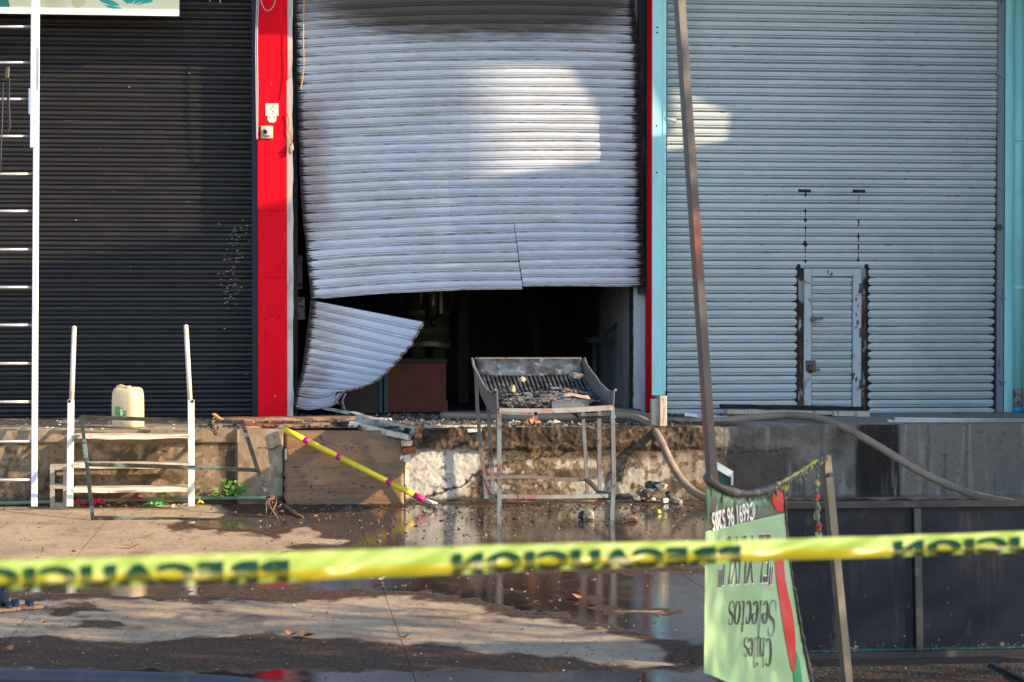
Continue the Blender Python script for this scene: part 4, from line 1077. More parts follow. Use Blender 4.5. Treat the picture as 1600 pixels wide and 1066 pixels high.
# scorched frame leaning on the platform, its foot in the puddle
def FP(px, py):
    # plane through the wall top (Y=-.09) and the ground (y px 815)
    return P(px, py, lerp(-1.02, -.09, float(np.clip((815 - py) / 158., -.1, 1.1))))
g0 = G(145, 813)
def FP(px, py):
    Yb = g0.y; d = ray(px, py)
    # plane: Y = Yb + z * k, reaching Y=-.10 at z=.80
    k = (-.10 - Yb) / .80
    s_ = (Yb + k * CP.z - CP.y) / (d.y - k * d.z)
    q = CP + d * s_; q.z += .018
    return q
t = thing('scorched_frame', 'bent scorched square tube frame leaning on the platform, foot in the puddle', 'frame', FP(290, 815))
def bars(name, pts, w=.030, d=.024, m='frame'):
    m_ = MB()
    for p, q in zip(pts[:-1], pts[1:]): m_.bar(p, q, w, d, (0, 1, .3))
    return m_.build(name, m, t)
bars('upright', [FP(127, 654), FP(134, 712), FP(145, 814)], .03, .02)
bars('upright', [FP(378, 661), FP(403, 738), FP(425, 792), FP(436, 819)], .034, .024)
bars('top_bar', [FP(127, 655.5), FP(250, 659), FP(380, 663)], .03, .02)
bars('middle_bar', [FP(136, 729), FP(250, 732), FP(401, 738)], .03, .02)
bars('bottom_bar', [FP(143, 813), FP(300, 815.5), FP(372, 818), FP(432, 818.5)], .03, .022)
m_ = MB()
for k in range(10):
    a = FP(random.uniform(412, 432), random.uniform(778, 812)); b_ = FP(random.uniform(405, 442), random.uniform(776, 815)); m_.tube([a + Vector((0, -.03, 0)), (a + b_) / 2 + Vector((random.uniform(-.03, .03), -.05, .02)), b_ + Vector((0, -.03, 0))], .006, 5)
m_.tube([G(425, 786) + Vector((0, 0, .03)), G(445, 795) + Vector((0, 0, .03)), G(462, 806) + Vector((0, 0, .012)), G(474, 811) + Vector((0, 0, .012))], [.014, .012, .016, .007], 6)
tag(m_.build('charred_twine', 'plank', t), kind='stuff')
m_ = MB()
for k in range(9):
    a = FP(random.uniform(328, 345), random.uniform(655, 672)); m_.tube([a + Vector((0, -.03, .02)), a + Vector((random.uniform(-.04, .04), -.05, -.03)), a + Vector((random.uniform(-.05, .05), -.05, -.06))], .007, 5)
tag(m_.build('charred_twine', 'plank', t), kind='stuff')

# plywood sheet covering the gap in the platform
t_ = MB(); n = 30
def PLY(u, v):
    y = lerp(673, 791, v); x = lerp(444.5, 631, u)
    if u == 0: x += (vnoise(np.array([v * 22.]), np.array([1.]), 3)[0] - .5) * 5 * (1 if v > .55 else .3)
    if v == 1: y += (vnoise(np.array([u * 22.]), np.array([4.]), 3)[0] - .5) * 7
    return P(x, y, lerp(-.01, -.16, v) + .012 * math.sin(u * 3))
t_.grid(PLY, n, 24, True)
o = t_.build('plywood_sheet', 'ply', fix=False); sd = o.modifiers.new('thickness', 'SOLIDIFY'); sd.thickness = .018; sd.offset = -1
tag(o, 'wet brown plywood sheet closing the gap in the platform below the yellow pole', 'plywood sheet')
m_ = MB(); m_.box((P(445, 705, -.1).x, -.10, P(1, 722, -.1).z), (P(448.5, 705, -.1).x, -.06, P(1, 705, -.1).z)); tag(m_.build('wood_cleat', 'paletimber'), 'small pale wooden cleat at the left edge of the plywood', 'cleat')

# yellow pole with magenta bands
a = P(444, 671, -.10); b_ = G(676, 788); b_ = P(676, 788, -.62)
a = Vector(a); b_ = Vector((b_.x, b_.y, max(b_.z, .025)))
t = thing('striped_pole', 'yellow pole with magenta bands lying slanted across the plywood', 'pole', b_)
def at(u): return a + (b_ - a) * u
U = lambda x: (x - 444) / (676 - 444.)
prev = 0
for k, (s0, s1) in enumerate(((476, 484), (527.5, 534), (606, 613), (648, 663))):
    m_ = MB(); m_.tube([at(prev), at(U(s0))], .0265, 16); m_.build('pole_section', 'yellow', t)
    m_ = MB(); m_.tube([at(U(s0)), at(U(s1))], .0275, 16); m_.build('magenta_band', 'magenta', t)
    prev = U(s1)
    if k == 3: 
        m_ = MB()
        for j in range(9):
            e = b_ + Vector((random.uniform(.0, .05), random.uniform(-.03, .02), random.uniform(-.012, .012)))
            m_.tube([at(.94), lerp(at(.95), e, .5) + Vector((0, 0, random.uniform(-.01, .015))), e], [.012, .007, .003], 5)
        m_.build('frayed_tip', 'ropetip', t)

# green potted weed at the wall
t = thing('weed', 'small green weed growing at the foot of the wall', 'plant', (P(364, 776, -.07).x, -.07, 0))
m_ = MB()
ctr = P(364, 774, -.08)
lv_ = [(349, 750), (360, 753), (355, 759), (370, 752), (376, 756), (366, 762), (374, 766), (381, 761), (352, 765), (340, 766), (335, 772), (362, 768), (371, 772), (380, 768), (357, 772), (346, 774)]
for (x, y) in lv_: m_.tube([ctr, lerp(Vector(ctr), P(x, y, -.1), .6) + Vector((0, -.01, .01)), P(x, y, -.11)], .0025, 5)
m_.build('stem', 'leafgreen', t)
for i, (x, y) in enumerate(lv_):
    m_ = MB(); c = P(x, y, -.12); r = random.uniform(.022, .034); tl = random.uniform(-.7, .7); pit = random.uniform(.2, 1.1)
    R = Euler((pit, random.uniform(-.5, .5), tl)).to_matrix()
    ring = []
    for k in range(12):
        aa = 2 * math.pi * k / 12; rr = r * (1 - .18 * math.cos(aa) ** 6 * (1 if math.cos(aa) < 0 else -.6)); ring.append(c + R @ Vector((rr * math.cos(aa), rr * .9 * math.sin(aa), .006 * math.cos(2 * aa))))
    m_.add([c + R @ Vector((0, 0, -.005))] + ring, [(0, k + 1, (k + 1) % 12 + 1) for k in range(12)], True)
    m_.build('leaf', 'leafpale' if i in (3, 4) else 'leafgreen', t)
# green shoots by the rack
t = thing('grass_tuft', 'few thin pale green blades under the white rack', 'plant', (P(258, 772, -.06).x, -.06, 0))
for k in range(9):
    m_ = MB(); x = 258 + random.uniform(-6, 6); p0 = P(x, 778, -.08); p1 = P(x + random.uniform(-6, 6), 766 + random.uniform(-3, 3), -.10); p2 = P(x + random.uniform(-9, 9), 772 + random.uniform(-4, 6), -.13)
    m_.tube([p0, p1, p2], [.004, .005, .001], 5); m_.build('blade', 'leafpale', t)

# plastic litter and conduit at the foot of the wall
m_ = MB(); m_.tube([P(-30, 787, -.05), P(140, 783, -.06), P(256, 779, -.06)], .016, 10)
o = m_.build('wall_conduit', 'greenpipe'); tag(o, 'thin brown conduit lying along the foot of the wall under the rack', 'conduit')
m_ = MB(); m_.tube([P(256, 779.5, -.06), P(330, 778, -.06), P(440, 778, -.06)], .017, 10)
o = m_.build('conduit_sleeve', mat('green sleeve', (.12, .23, .14), .6, 0, [Ly((.25, .22, .17), (6, 20, 20), .58, .66, .9)])); tag(o, 'dull green tube lying along the foot of the wall below the weed', 'tube')
def crumple(name, mt_, cx, cy, w, h, label, cat, seed, Y=-.2, group=None):
    rd = random.Random(seed); m_ = MB(); c = Vector(P(cx, cy, Y)); c.z = max(c.z, .012)
    nu, nv = 9, 5
    def fn(u, v):
        return (c.x + (u - .5) * w * (1 + .25 * rd.uniform(-1, 1)) , c.y + (v - .5) * w * .5 + rd.uniform(-.01, .01), max(.004, c.z - h * .4 + h * rd.random() * math.sin(math.pi * (u * .9 + .05)) * (.4 + .6 * math.sin(math.pi * v))))
    m_.grid(fn, nu, nv, False); o = m_.build(name, mt_, fix=False); tag(o, label, cat, group); return o
crumple('plastic_scrap', 'redplastic', 124, 784, .12, .06, 'crumpled red plastic film beside the left foot of the white rack', 'plastic scrap', 1)
crumple('plastic_scrap', 'redplastic', 154, 782, .12, .08, 'bunched red plastic film under the lowest rack tread, left of the brown leaves', 'plastic scrap', 2)
crumple('plastic_scrap', 'redplastic', 182, 774, .09, .03, 'thin red plastic strip on the conduit below the rack', 'plastic scrap', 3, -.1)
crumple('plastic_scrap', 'redplastic', 214, 778, .12, .035, 'pinkish red plastic strip right of the middle of the rack', 'plastic scrap', 4, -.14)
crumple('plastic_scrap', 'greenplastic', 243, 785, .19, .05, 'bright green plastic film on the ground under the rack', 'plastic scrap', 5, -.3)
crumple('plastic_scrap', 'yellowplastic', 313, 784, .06, .04, 'small yellow plastic scrap right of the rack', 'plastic scrap', 6, -.2)
m_ = MB(); rd = random.Random(4)
for k in range(150):
    x = rd.uniform(112, 300); y = rd.uniform(779, 793); p = G(x, y); L_ = rd.uniform(.01, .04); an = rd.uniform(0, 6.3)
    q = Vector((math.cos(an) * L_, math.sin(an) * L_, rd.uniform(0, .02)))
    m_.add([p + q + Vector((0, 0, .006)), p - q + Vector((0, 0, .004)), p + Vector((-q.y * .5, q.x * .5, .012)), p + Vector((q.y * .4, -q.x * .4, .003))], [(0, 2, 1), (0, 1, 3)])
o = m_.build('dead_leaves', 'paletimber', fix=False); tag(o, kind='stuff')

# ================================================================ ON THE PLATFORM
def longboard(name, a, b_, w, h, m, label, cat, bev=.004, jit=.006):
    a = Vector(a); b_ = Vector(b_); m_ = MB(); n = 10; z = (b_ - a).normalized(); x = Vector((0, 0, 1)).cross(z).normalized(); y = z.cross(x)
    vs = []
    for i in range(n + 1):
        p = a.lerp(b_, i / n)
        for (s1, s2) in ((-1, -1), (1, -1), (1, 1), (-1, 1)):
            vs.append(p + x * (s1 * w / 2 + random.uniform(-jit, jit)) + y * (s2 * h / 2 + random.uniform(-jit, jit) * .5))
    fs = [(i * 4 + j, i * 4 + (j + 1) % 4, (i + 1) * 4 + (j + 1) % 4, (i + 1) * 4 + j) for i in range(n) for j in range(4)] + [(3, 2, 1, 0), tuple(n * 4 + j for j in range(4))]
    m_.add(vs, fs); o = m_.build(name, m); tag(o, label, cat); return o
longboard('charred_board', P(340, 655, .35), P(556, 653, .75), .16, .03, 'plank', 'long brown charred board lying on the platform below the red pillar', 'board')
longboard('charred_board', P(372, 668, .05), P(560, 660, .45), .09, .025, 'plank', 'narrow blackened board lying in front of the long brown board', 'board')
longboard('wood_splinter', P(334, 647, .2), P(352, 660, .06), .035, .012, 'orangetimber', 'raw orange wood splinter at the left end of the brown boards', 'splinter', jit=.003)
longboard('charred_board', P(382, 662, .1), P(436, 665, .1), .07, .02, mat('reddish board', (.22, .04, .03), .7, 0, [Ly((.05, .02, .02), (9, 20, 20), .5, .6, .9)]), 'short reddish board lying under the red pillar', 'board')
# dented metal channel with foam strip
a = P(550, 652, .30); b_ = P(653, 676, -.14)
t = thing('bent_metal_channel', 'dented zinc channel lying slanted at the platform edge above the plywood', 'metal channel', b_)
m_ = MB(); a = Vector(a); b_ = Vector(b_); z = (b_ - a).normalized(); x = Vector((0, 0, 1)).cross(z).normalized(); y = z.cross(x)
n = 14; sec = [(-.06, -.045), (-.06, .04), (-.02, .052), (.06, .052), (.06, .045), (-.015, .045), (-.05, .034), (-.05, -.045)]
vs = []
for i in range(n + 1):
    u = i / n; p = a.lerp(b_, u) + Vector((0, 0, -.012 * math.sin(math.pi * u)))
    vs += [p - x * q[0] * (1 + .08 * math.sin(i * 1.7)) + y * (q[1] + .004 * math.sin(i * 2.3)) for q in sec]
k = len(sec); m_.add(vs, [(i * k + j, i * k + (j + 1) % k, (i + 1) * k + (j + 1) % k, (i + 1) * k + j) for i in range(n) for j in range(k)]); m_.f += [tuple(range(k)), tuple(range(n * k + k - 1, n * k - 1, -1))]; m_.sm += [False] * 2
m_.build('channel', 'channel', t)
m_ = MB(); m_.obox(b_ + z * .006, .11, .10, .012, Matrix((x, y, z)).transposed()); m_.build('end_plate', 'plank', t)
longboard('foam_strip', P(548, 662, .16), P(640, 684, -.13), .06, .045, 'foam', 'dirty cream foam strip under the zinc channel', 'foam strip', jit=.010)
longboard('pale_plank', P(566, 654, .72), P(612, 655, .70), .1, .02, 'paletimber', 'short pale plank piece behind the zinc channel', 'plank')
longboard('pale_plank', P(655, 667, .06), P(768, 666, .10), .10, .022, 'paletimber', 'pale plank lying along the platform edge left of the burnt table', 'plank')
longboard('paper_tube', P(731, 673.0, -.03), P(752, 672, -.05), .03, .03, 'signwhite', 'small white paper roll lying on the platform edge behind the table leg', 'paper roll', jit=.002)
m_ = MB(); c = P(638, 704, -.05); m_.box((c.x - .045, -.09, c.z - .028), (c.x + .06, .02, c.z + .03), .008); o = m_.build('broken_brick', mat('brick red', (.30, .085, .035), .85, 0, [Ly((.12, .05, .03), 20, .5, .7, .7)], bump=(50, .6, .006))); tag(o, 'broken red brick showing in the wall at the right edge of the plywood', 'brick')
m_ = MB(); c = P(636, 692, -.08); m_.box((c.x - .05, -.12, c.z - .028), (c.x + .045, .0, c.z + .025), .005); o = m_.build('timber_offcut', 'paletimber'); tag(o, 'grey timber offcut jutting under the zinc channel', 'offcut')
m_ = MB(); c = P(634, 716, -.06); m_.box((c.x - .05, -.08, c.z - .028), (c.x + .04, .02, c.z + .025), .008); o = m_.build('broken_brick', 'patch'); tag(o, 'white plastered brick stub below the red brick', 'brick')

# two pale timber posts stubs at the foot of the cyan pillar
for (x0, x1, y0, y1, Y, lb) in ((1018.5, 1030.5, 624, 668, .03, 'left pale timber stub at the foot of the cyan pillar'), (1031.5, 1042, 619, 669, -.02, 'right taller grooved timber stub at the foot of the cyan pillar')):
    a = P(x0, y1, Y); b_ = P(x1, y0, Y)
    m_ = MB(); m_.box((a.x, Y, max(a.z, ZT)), (b_.x, Y + .09, b_.z), .003); o = m_.build('timber_stub', 'paletimber', bevel=.004); tag(o, lb, 'timber stub', 'timber stubs at the cyan pillar')

# stacked burnt boards in front of the pale shutter
for i, (xa, xb, ya, yb, Y, mt_, lb) in enumerate(((1126, 1348, 635, 639, 1.72, 'soot', 'black charred board on top of the stack below the wicket door'),
        (1134, 1354, 643.5, 646, 1.60, 'paletimber', 'pale middle board of the stack below the wicket door'),
        (1128, 1356, 650.5, 651.5, 1.50, 'plank', 'brown lowest board of the stack below the wicket door'))):
    longboard('stacked_board', P(xa, ya, Y), P(xb, yb, Y), .16 if i else .10, .042, mt_, lb, 'board', jit=.009)
longboard('stacked_board', P(1302, 646, 1.36), P(1357, 647, 1.38), .08, .05, 'paletimber', 'short grey block lying before the board stack', 'board', jit=.004)
longboard('white_panel_scrap', P(1070, 647, 1.2), P(1150, 655, 1.1), .12, .03, 'signwhite', 'folded white panel scrap lying behind the rusty post', 'panel scrap', jit=.012)
for (xa, ya, xb, yb, Y, lb) in ((1386, 660, 1700, 660.5, .38, 'front white pipe lying along the platform at the right'), (1398, 655.5, 1700, 658, .70, 'rear white pipe lying along the platform at the right')):
    m_ = MB(); m_.tube([P(xa, ya, Y), P((xa + xb) / 2, (ya + yb) / 2 + .8, Y), P(xb, yb, Y)], .021, 12); o = m_.build('white_pipe', 'rackwhite'); tag(o, lb, 'pipe', 'white pipes at the right')
m_ = MB(); m_.tube([P(1386, 660, .37), P(1392, 660, .37)], .03, 12); o = m_.build('pipe_socket', 'paletimber'); tag(o, 'pale socket at the left end of the front white pipe', 'pipe socket')

# fire hoses
def smooth(pts, n=60):
    pts = [Vector(p) for p in pts]; out = []
    for i in range(len(pts) - 1):
        p0 = pts[max(i - 1, 0)]; p1 = pts[i]; p2 = pts[i + 1]; p3 = pts[min(i + 2, len(pts) - 1)]
        k = max(2, n // (len(pts) - 1))
        for j in range(k):
            t2 = j / k
            out.append(.5 * ((2 * p1) + (p2 - p0) * t2 + (2 * p0 - 5 * p1 + 4 * p2 - p3) * t2 ** 2 + (3 * p1 - p0 - 3 * p2 + p3) * t2 ** 3))
    out.append(pts[-1]); return out
hr = .036
m_ = MB(); m_.tube(smooth([P(690, 650, 1.4), P(800, 653, .9), P(900, 652, .60), P(975, 650, .42), P(1010, 660, .2), P(1030, 684, -.12), P(1048, 722, -.24), P(1068, 753, -.34), P(1095, 775, -.55), P(1140, 789, -1.0), P(1210, 794, -1.4), Vector((5.2, -1.9, .04)), Vector((7.0, -1.5, .04)), Vector((9.4, -2.4, .04))], 110), hr, 14)
o = m_.build('fire_hose', 'hose'); tag(o, 'brown fire hose dropping from the platform behind the green banner', 'fire hose', 'fire hoses')
m_ = MB(); m_.tube(smooth([P(930, 641, 1.7), P(985, 646, 1.3), P(1050, 657.5, .75), P(1130, 657, .70), P(1215, 650, .70), P(1265, 651.5, .42), P(1297, 659.5, .17), P(1325, 671, -.07), P(1370, 696, -.22), P(1430, 733, -.42), P(1480, 757, -.62), P(1530, 776, -1.0), P(1580, 786, -1.8), P(1640, 800, -2.2), Vector((8.4, -2.9, .04)), Vector((10.5, -3.0, .04))], 130), hr, 14)
o = m_.build('fire_hose', 'hose'); tag(o, 'brown fire hose arching along the pale shutter and down to the right', 'fire hose', 'fire hoses')
m_ = MB(); m_.tube(smooth([P(690, 648, 1.9), P(740, 647.5, 1.95), P(800, 649, 1.9), P(880, 646, 1.9), P(940, 640, 1.95), P(1000, 645, 1.75)], 60), .036, 12)
o = m_.build('fire_hose', 'hosedark'); tag(o, 'dark wet hose lying on the threshold of the burnt shop behind the table', 'fire hose', 'fire hoses')
# hose lying across the very front
m_ = MB(); pts = smooth([Vector((-7.5, -8.6, .04)), Vector((-5., -8.95, .04)), G(-160, 1056, .04), G(0, 1060, .04), G(150, 1063, .04), G(300, 1068, .04), G(420, 1079, .04), G(520, 1095, .04)], 60)
m_.tube(pts, .046, 16)
o = m_.build('fire_hose', 'hosedark'); tag(o, 'dark hose lying across the street in the near left foreground', 'fire hose', 'fire hoses')
# ================================================================ BURNT DISPLAY TABLE
gl = G(780, 818); gR = G(956, 812)
t = thing('burnt_display_table', 'burnt slanted steel display table standing in the puddle before the torn shutter', 'table', ((gl.x + gR.x) / 2, -1.2, 0))
def leg(pts, w=.034, m='burnt', name='leg'):
    m_ = MB()
    for p, q in zip(pts[:-1], pts[1:]): m_.bar(p, q, w, w, (0, 1, 0))
    return m_.build(name, m, t)
YFr = gl.y; YR = gR.y
YB = -.52                               # back edge
YM = -1.15                              # middle pair
zb_ = P(760, 560, YB).z
FL_ = P(780, 641, YFr); FRr = P(957, 636, YR)
BL = P(742.5, 560, YB); BR = P(908.5, 560, YB)
leg([FL_ + Vector((0, .01, 0)), P(780, 730, YFr), gl]); leg([FRr + Vector((0, .01, 0)), P(958, 690, YR), P(959, 740, YR), gR])
gb = P(757, 779, YB); leg([P(743.5, 575, YB), P(746, 640, YB), P(751, 700, YB), P(757, 745, YB), P(759, 779, YB)], .03)
gb2 = P(917, 770, YB); leg([P(909, 612, YB), P(912, 670, YB), P(917, 750, YB), P(918, 772, YB)], .03)
leg([P(762, 618, YM), P(766, 690, YM), P(770.5, 772, YM)], .032); leg([P(936, 622, YM), P(936, 700, YM), P(937, 769, YM)], .032)
def rail(pts, w=.03, name='rail'): return leg(pts, w, 'burnt', name)
rail([P(757, 747, YB), P(790, 745, YB), P(830, 745, YB), P(870, 749, YB), P(917, 749, YB)], .03)
rail([P(768, 775.5, YFr + .02), P(860, 776.5, (YFr + YR) / 2), P(957, 774.5, YR + .02)], .032)
rail([P(917, 749, YB), P(926, 758, -.8), P(937, 770, YM), P(957, 774, YR)], .03)
rail([P(757, 747, YB), P(763, 762, YM + .2), P(770, 775, YFr + .05)], .028)
rail([P(782, 645, YFr), P(839, 647, YFr)], .022); rail([P(837, 643, YFr), P(837, 658, YFr)], .022)
rail([P(895, 645, -1.2), P(905, 653, -1.3), P(960, 651, YR)], .022)
# tray: curved slotted sheet between two side cheeks
prof = [(0, 0.0, 0.0), (.10, .10, -.115), (.22, .24, -.20), (.40, .42, -.28), (.62, .66, -.335), (.82, .86, -.36), (1., 1., -.385)]
zB = BL.z; zF = FL_.z
def TR(u, v):
    """tray surface, v 0 back rim .. 1 front lip"""
    yb = lerp(YB, YB, u); yf = lerp(YFr, YR, u)
    xb = lerp(BL.x, BR.x, u); xf = lerp(FL_.x, FRr.x, u)
    a = float(np.interp(v, [0, .14, .3, .55, .8, 1.], [0, .07, .28, .58, .84, 1.]))
    h = float(np.interp(v, [0, .14, .3, .5, .7, .85, 1.], [0, .36, .66, .88, .985, 1.0, 1.0]))
    zb2 = lerp(BL.z, BR.z, u); zf2 = lerp(FL_.z, FRr.z, u) - .012 * math.sin(math.pi * u)
    return Vector((lerp(xb, xf, a), lerp(yb, yf, a), lerp(zb2, zf2 + .01, h) - .015 * math.sin(math.pi * u) * math.sin(math.pi * v)))
m_ = MB(); m_.grid(lambda u, v: TR(u, v * .15), 20, 2); o = m_.build('back_panel', 'tray', t, fix=False); s_ = o.modifiers.new('thickness', 'SOLIDIFY'); s_.thickness = .006
# slotted zone : strips with open slots between them
nst = 25
m_ = MB()
for k in range(nst):
    u0 = (k + .0) / nst; u1 = (k + .64) / nst
    m_.grid(lambda u, v: TR(lerp(u0, u1, u), .15 + .27 * v), 1, 4)
m_.grid(lambda u, v: TR(u, .42 + .30 * v), 24, 5)
for k in range(nst):
    u0 = (k + .0) / nst; u1 = (k + .66) / nst
    m_.grid(lambda u, v: TR(lerp(u0, u1, u), .72 + .22 * v), 1, 3)
m_.grid(lambda u, v: TR(u, .94 + .06 * v), 20, 1)
o = m_.build('slotted_tray', 'tray', t, fix=False); tag(o, kind='stuff'); s_ = o.modifiers.new('thickness', 'SOLIDIFY'); s_.thickness = .005
# front lip
m_ = MB(); n = 20
vs = []
for i in range(n + 1):
    p = TR(i / n, 1.); vs += [p + Vector((0, -.01, .006)), p + Vector((0, -.016, -.034)), p + Vector((0, .004, -.034)), p + Vector((0, .008, .002))]
m_.add(vs, [(i * 4 + j, i * 4 + (j + 1) % 4, (i + 1) * 4 + (j + 1) % 4, (i + 1) * 4 + j) for i in range(n) for j in range(4)] + [(3, 2, 1, 0), tuple(n * 4 + j for j in range(4))]); m_.build('front_lip', 'burnt', t)
# side cheeks : concave top edge, tall at the back, small upright end at the front
for u, sx, nm in ((0., -1, 'left'), (1., 1, 'right')):
    top = []; bot = []
    for i in range(15):
        v = i / 14; p = TR(u, v)
        rise = float(np.interp(v, [0, .15, .35, .6, .85, 1.], [.0, .07, .11, .11, .12, .155])) if u == 0 else float(np.interp(v, [0, .15, .35, .6, .85, 1.], [.0, .08, .12, .11, .10, .13]))
        top.append(p + Vector((sx * .012, 0, rise))); bot.append(p + Vector((sx * .004, 0, -.05 if v > .1 else -.03)))
    m_ = MB(); n = 15
    vs = top + bot + [p + Vector((sx * .008, 0, 0)) for p in top] + [p + Vector((sx * .008, 0, 0)) for p in bot]
    fs = []
    for i in range(n - 1): fs += [(i, i + 1, n + i + 1, n + i), (2 * n + i, 3 * n + i, 3 * n + i + 1, 2 * n + i + 1), (i, 2 * n + i, 2 * n + i + 1, i + 1), (n + i, n + i + 1, 3 * n + i + 1, 3 * n + i)]
    fs += [(0, n, 3 * n, 2 * n), (n - 1, 3 * n - 1, 4 * n - 1, 2 * n - 1)]
    m_.add(vs, fs); m_.build('side_cheek', 'burnt', t)
    m_ = MB(); m_.tube([p + Vector((sx * .016, 0, .0)) for p in top], .011, 6); m_.build('rim', 'burnt', t)
m_ = MB(); m_.bar(BL, BR, .02, .016); m_.build('rim', 'burnt', t)
# angle piece lying on the front of the tray
m_ = MB(); a = TR(.47, .95) + Vector((0, -.0, .03)); b_ = TR(.80, .95) + Vector((0, 0, .03)); m_.bar(a, b_, .06, .006, (0, 1, .1)); m_.bar(a + Vector((0, .0, -.012)), b_ + Vector((0, 0, -.012)), .008, .05, (0, 0, 1)); m_.build('angle_piece', 'tray', t)
# burnt remains on it
m_ = MB(); rd = random.Random(11)
for k in range(800):
    u = rd.gauss(.55, .25); v = rd.gauss(.56, .14)
    if not (.06 < u < .95 and .36 < v < .9): continue
    p = TR(u, v); r = rd.uniform(.008, .04)
    m_.lump(p + Vector((0, 0, r * .6)), r, k, 0 if r < .02 else 1, (1.3, 1.1, rd.uniform(.3, .8)))
o = m_.build('burnt_remains', 'char', fix=False); tag(o, kind='stuff')
m_ = MB(); rd = random.Random(12)
for k in range(520):
    u = rd.gauss(.58, .22); v = rd.gauss(.60, .12)
    if not (.1 < u < .93 and .4 < v < .85): continue
    p = TR(u, v); r = rd.uniform(.012, .034)
    m_.lump(p + Vector((0, 0, .02 + .045 * math.exp(-((u - .58) / .25) ** 2) * rd.random() + r * .3)), r, k + 900, 1, (1.5, 1.2, .4))
o = m_.build('ash_crust', 'ash', fix=False); tag(o, kind='stuff')
for (x, y, Y, r, lb, mt_, sq) in ((816, 594, -1.0, .034, 'pale cream lump in the middle of the burnt table', 'cream', (1, 1, .8)), (801, 608, -1.15, .030, 'cream lump near the left cheek of the burnt table', 'cream', (.8, 1, 1.1)), (899, 588, -1.0, .055, 'large grey brown lump at the right of the burnt table', 'ash', (1.2, 1, .7))):
    m_ = MB(); m_.lump(P(x, y, Y), r, int(x), 2, sq); o = m_.build('burnt_lump', mt_); tag(o, lb, 'lump', 'lumps on the burnt table')
m_ = MB(); c = P(898, 618, -1.35); m_.grid(lambda u, v: (c.x + (u - .5) * .24, c.y + (v - .5) * .14, c.z - .01 + .012 * math.sin(u * 5) + .02 * v), 6, 3, True); o = m_.build('pinkish_flake', mat('pinkish flake', (.42, .29, .24), .8, 0, [Ly((.1, .08, .08), 20, .52, .66, .8)]), fix=False); s_ = o.modifiers.new('thickness', 'SOLIDIFY'); s_.thickness = .006; tag(o, 'flat pinkish flake lying on the right side of the burnt table', 'flake')

# bits on the platform under the table
crumple('orange_shell', 'orangetimber', 829, 655, .16, .09, 'curled orange brown shell of burnt material behind the table legs', 'burnt shell', 21, .15)
crumple('pale_scrap', 'palepaper', 865, 655, .13, .05, 'pale torn scrap right of the orange shell behind the table', 'scrap', 22, .2)
crumple('pale_scrap', 'palepaper', 805, 657, .12, .04, 'grey white scrap left of the orange shell behind the table', 'scrap', 23, .3)
for o in list(bpy.data.objects):
    if o.name.startswith(('orange_shell', 'pale_scrap')): o.location.z = ZT + .02

# ================================================================ INSIDE THE SHOP
a = P(598, 650, 2.75); b_ = P(697, 566, 2.75)
t = thing('brown_counter', 'red brown wooden counter just inside the burnt shop left of the table', 'counter', ((a.x + b_.x) / 2, 3, ZT))
m_ = MB(); m_.box((a.x + .04, 2.75, ZT + .12), (b_.x, 3.3, b_.z)); m_.build('front_board', 'browncab', t)
m_ = MB(); m_.box((a.x + .03, 2.73, ZT), (b_.x + .015, 3.3, ZT + .118)); m_.build('plinth', 'browncab', t)
m_ = MB(); m_.box((a.x + .02, 2.72, b_.z), (b_.x + .01, 3.32, b_.z + .03)); m_.build('counter_top', 'soot', t)
a2 = P(536, 650, 2.5); b2 = P(590, 585, 2.5)
t = thing('dark_crate', 'dark brown wooden box behind the folded shutter corner', 'box', ((a2.x + b2.x) / 2, 2.7, ZT))
m_ = MB(); m_.box((a2.x, 2.5, ZT), (b2.x, 2.9, b2.z)); m_.build('crate_body', 'darkwood', t); m_ = MB(); m_.box((a2.x - .01, 2.49, b2.z + .001), (b2.x + .01, 2.91, b2.z + .02)); m_.build('crate_lid', 'darkwood', t)
for (x, lb) in ((594.5, 'left dark teal post between the crate and the counter'), (603, 'right dark teal post touching the counter')):
    p = P(x, 650, 2.6); m_ = MB(); m_.box((p.x - .02, 2.58, ZT), (p.x + .02, 2.62, P(x, 585, 2.6).z)); o = m_.build('steel_post', 'tealsteel'); tag(o, lb, 'post', 'teal posts in the shop')
# stool / scale stand near the right wall
p = P(929, 640, 3.1)
t = thing('scale_stand', 'blackened weighing scale on a thin post by the right wall inside the shop', 'scale', (p.x, 3.1, ZT))
m_ = MB(); m_.tube([(p.x, 3.1, ZT), (p.x, 3.1, P(929, 536, 3.1).z)], .03, 12); m_.build('post', 'guidedark', t)
c = P(931, 530, 3.1); m_ = MB(); m_.box((c.x - .10, 3.0, c.z - .035), (c.x + .10, 3.25, c.z + .02), .004); m_.build('scale_box', 'soot', t, bevel=.006)
m_ = MB(); m_.bar(P(944, 526, 3.1), P(965, 504, 3.1), .04, .02); m_.bar(P(944, 520, 3.1), P(943, 506, 3.1), .02, .02); m_.build('scale_arm', 'soot', t)
m_ = MB(); m_.tube([P(935, 650, 3.0), P(935, 655, 2.9)], .12, 14); m_.build('base', 'soot', t)
for k, (x, y0, y1, Y, lb) in enumerate(((723, 660, 440, 4.6, 'charred upright timber inside the shop right of the firefighter'), (830, 660, 430, 5.6, 'charred slanting timber deep inside the shop'))):
    m_ = MB(); m_.bar(P(x + (20 if k else 0), y0 - 25, Y), P(x - (10 if k else 0), y1 - 40, Y), .12, .1, (0, 1, 0)); o = m_.build('charred_timber', 'soot'); tag(o, lb, 'timber')

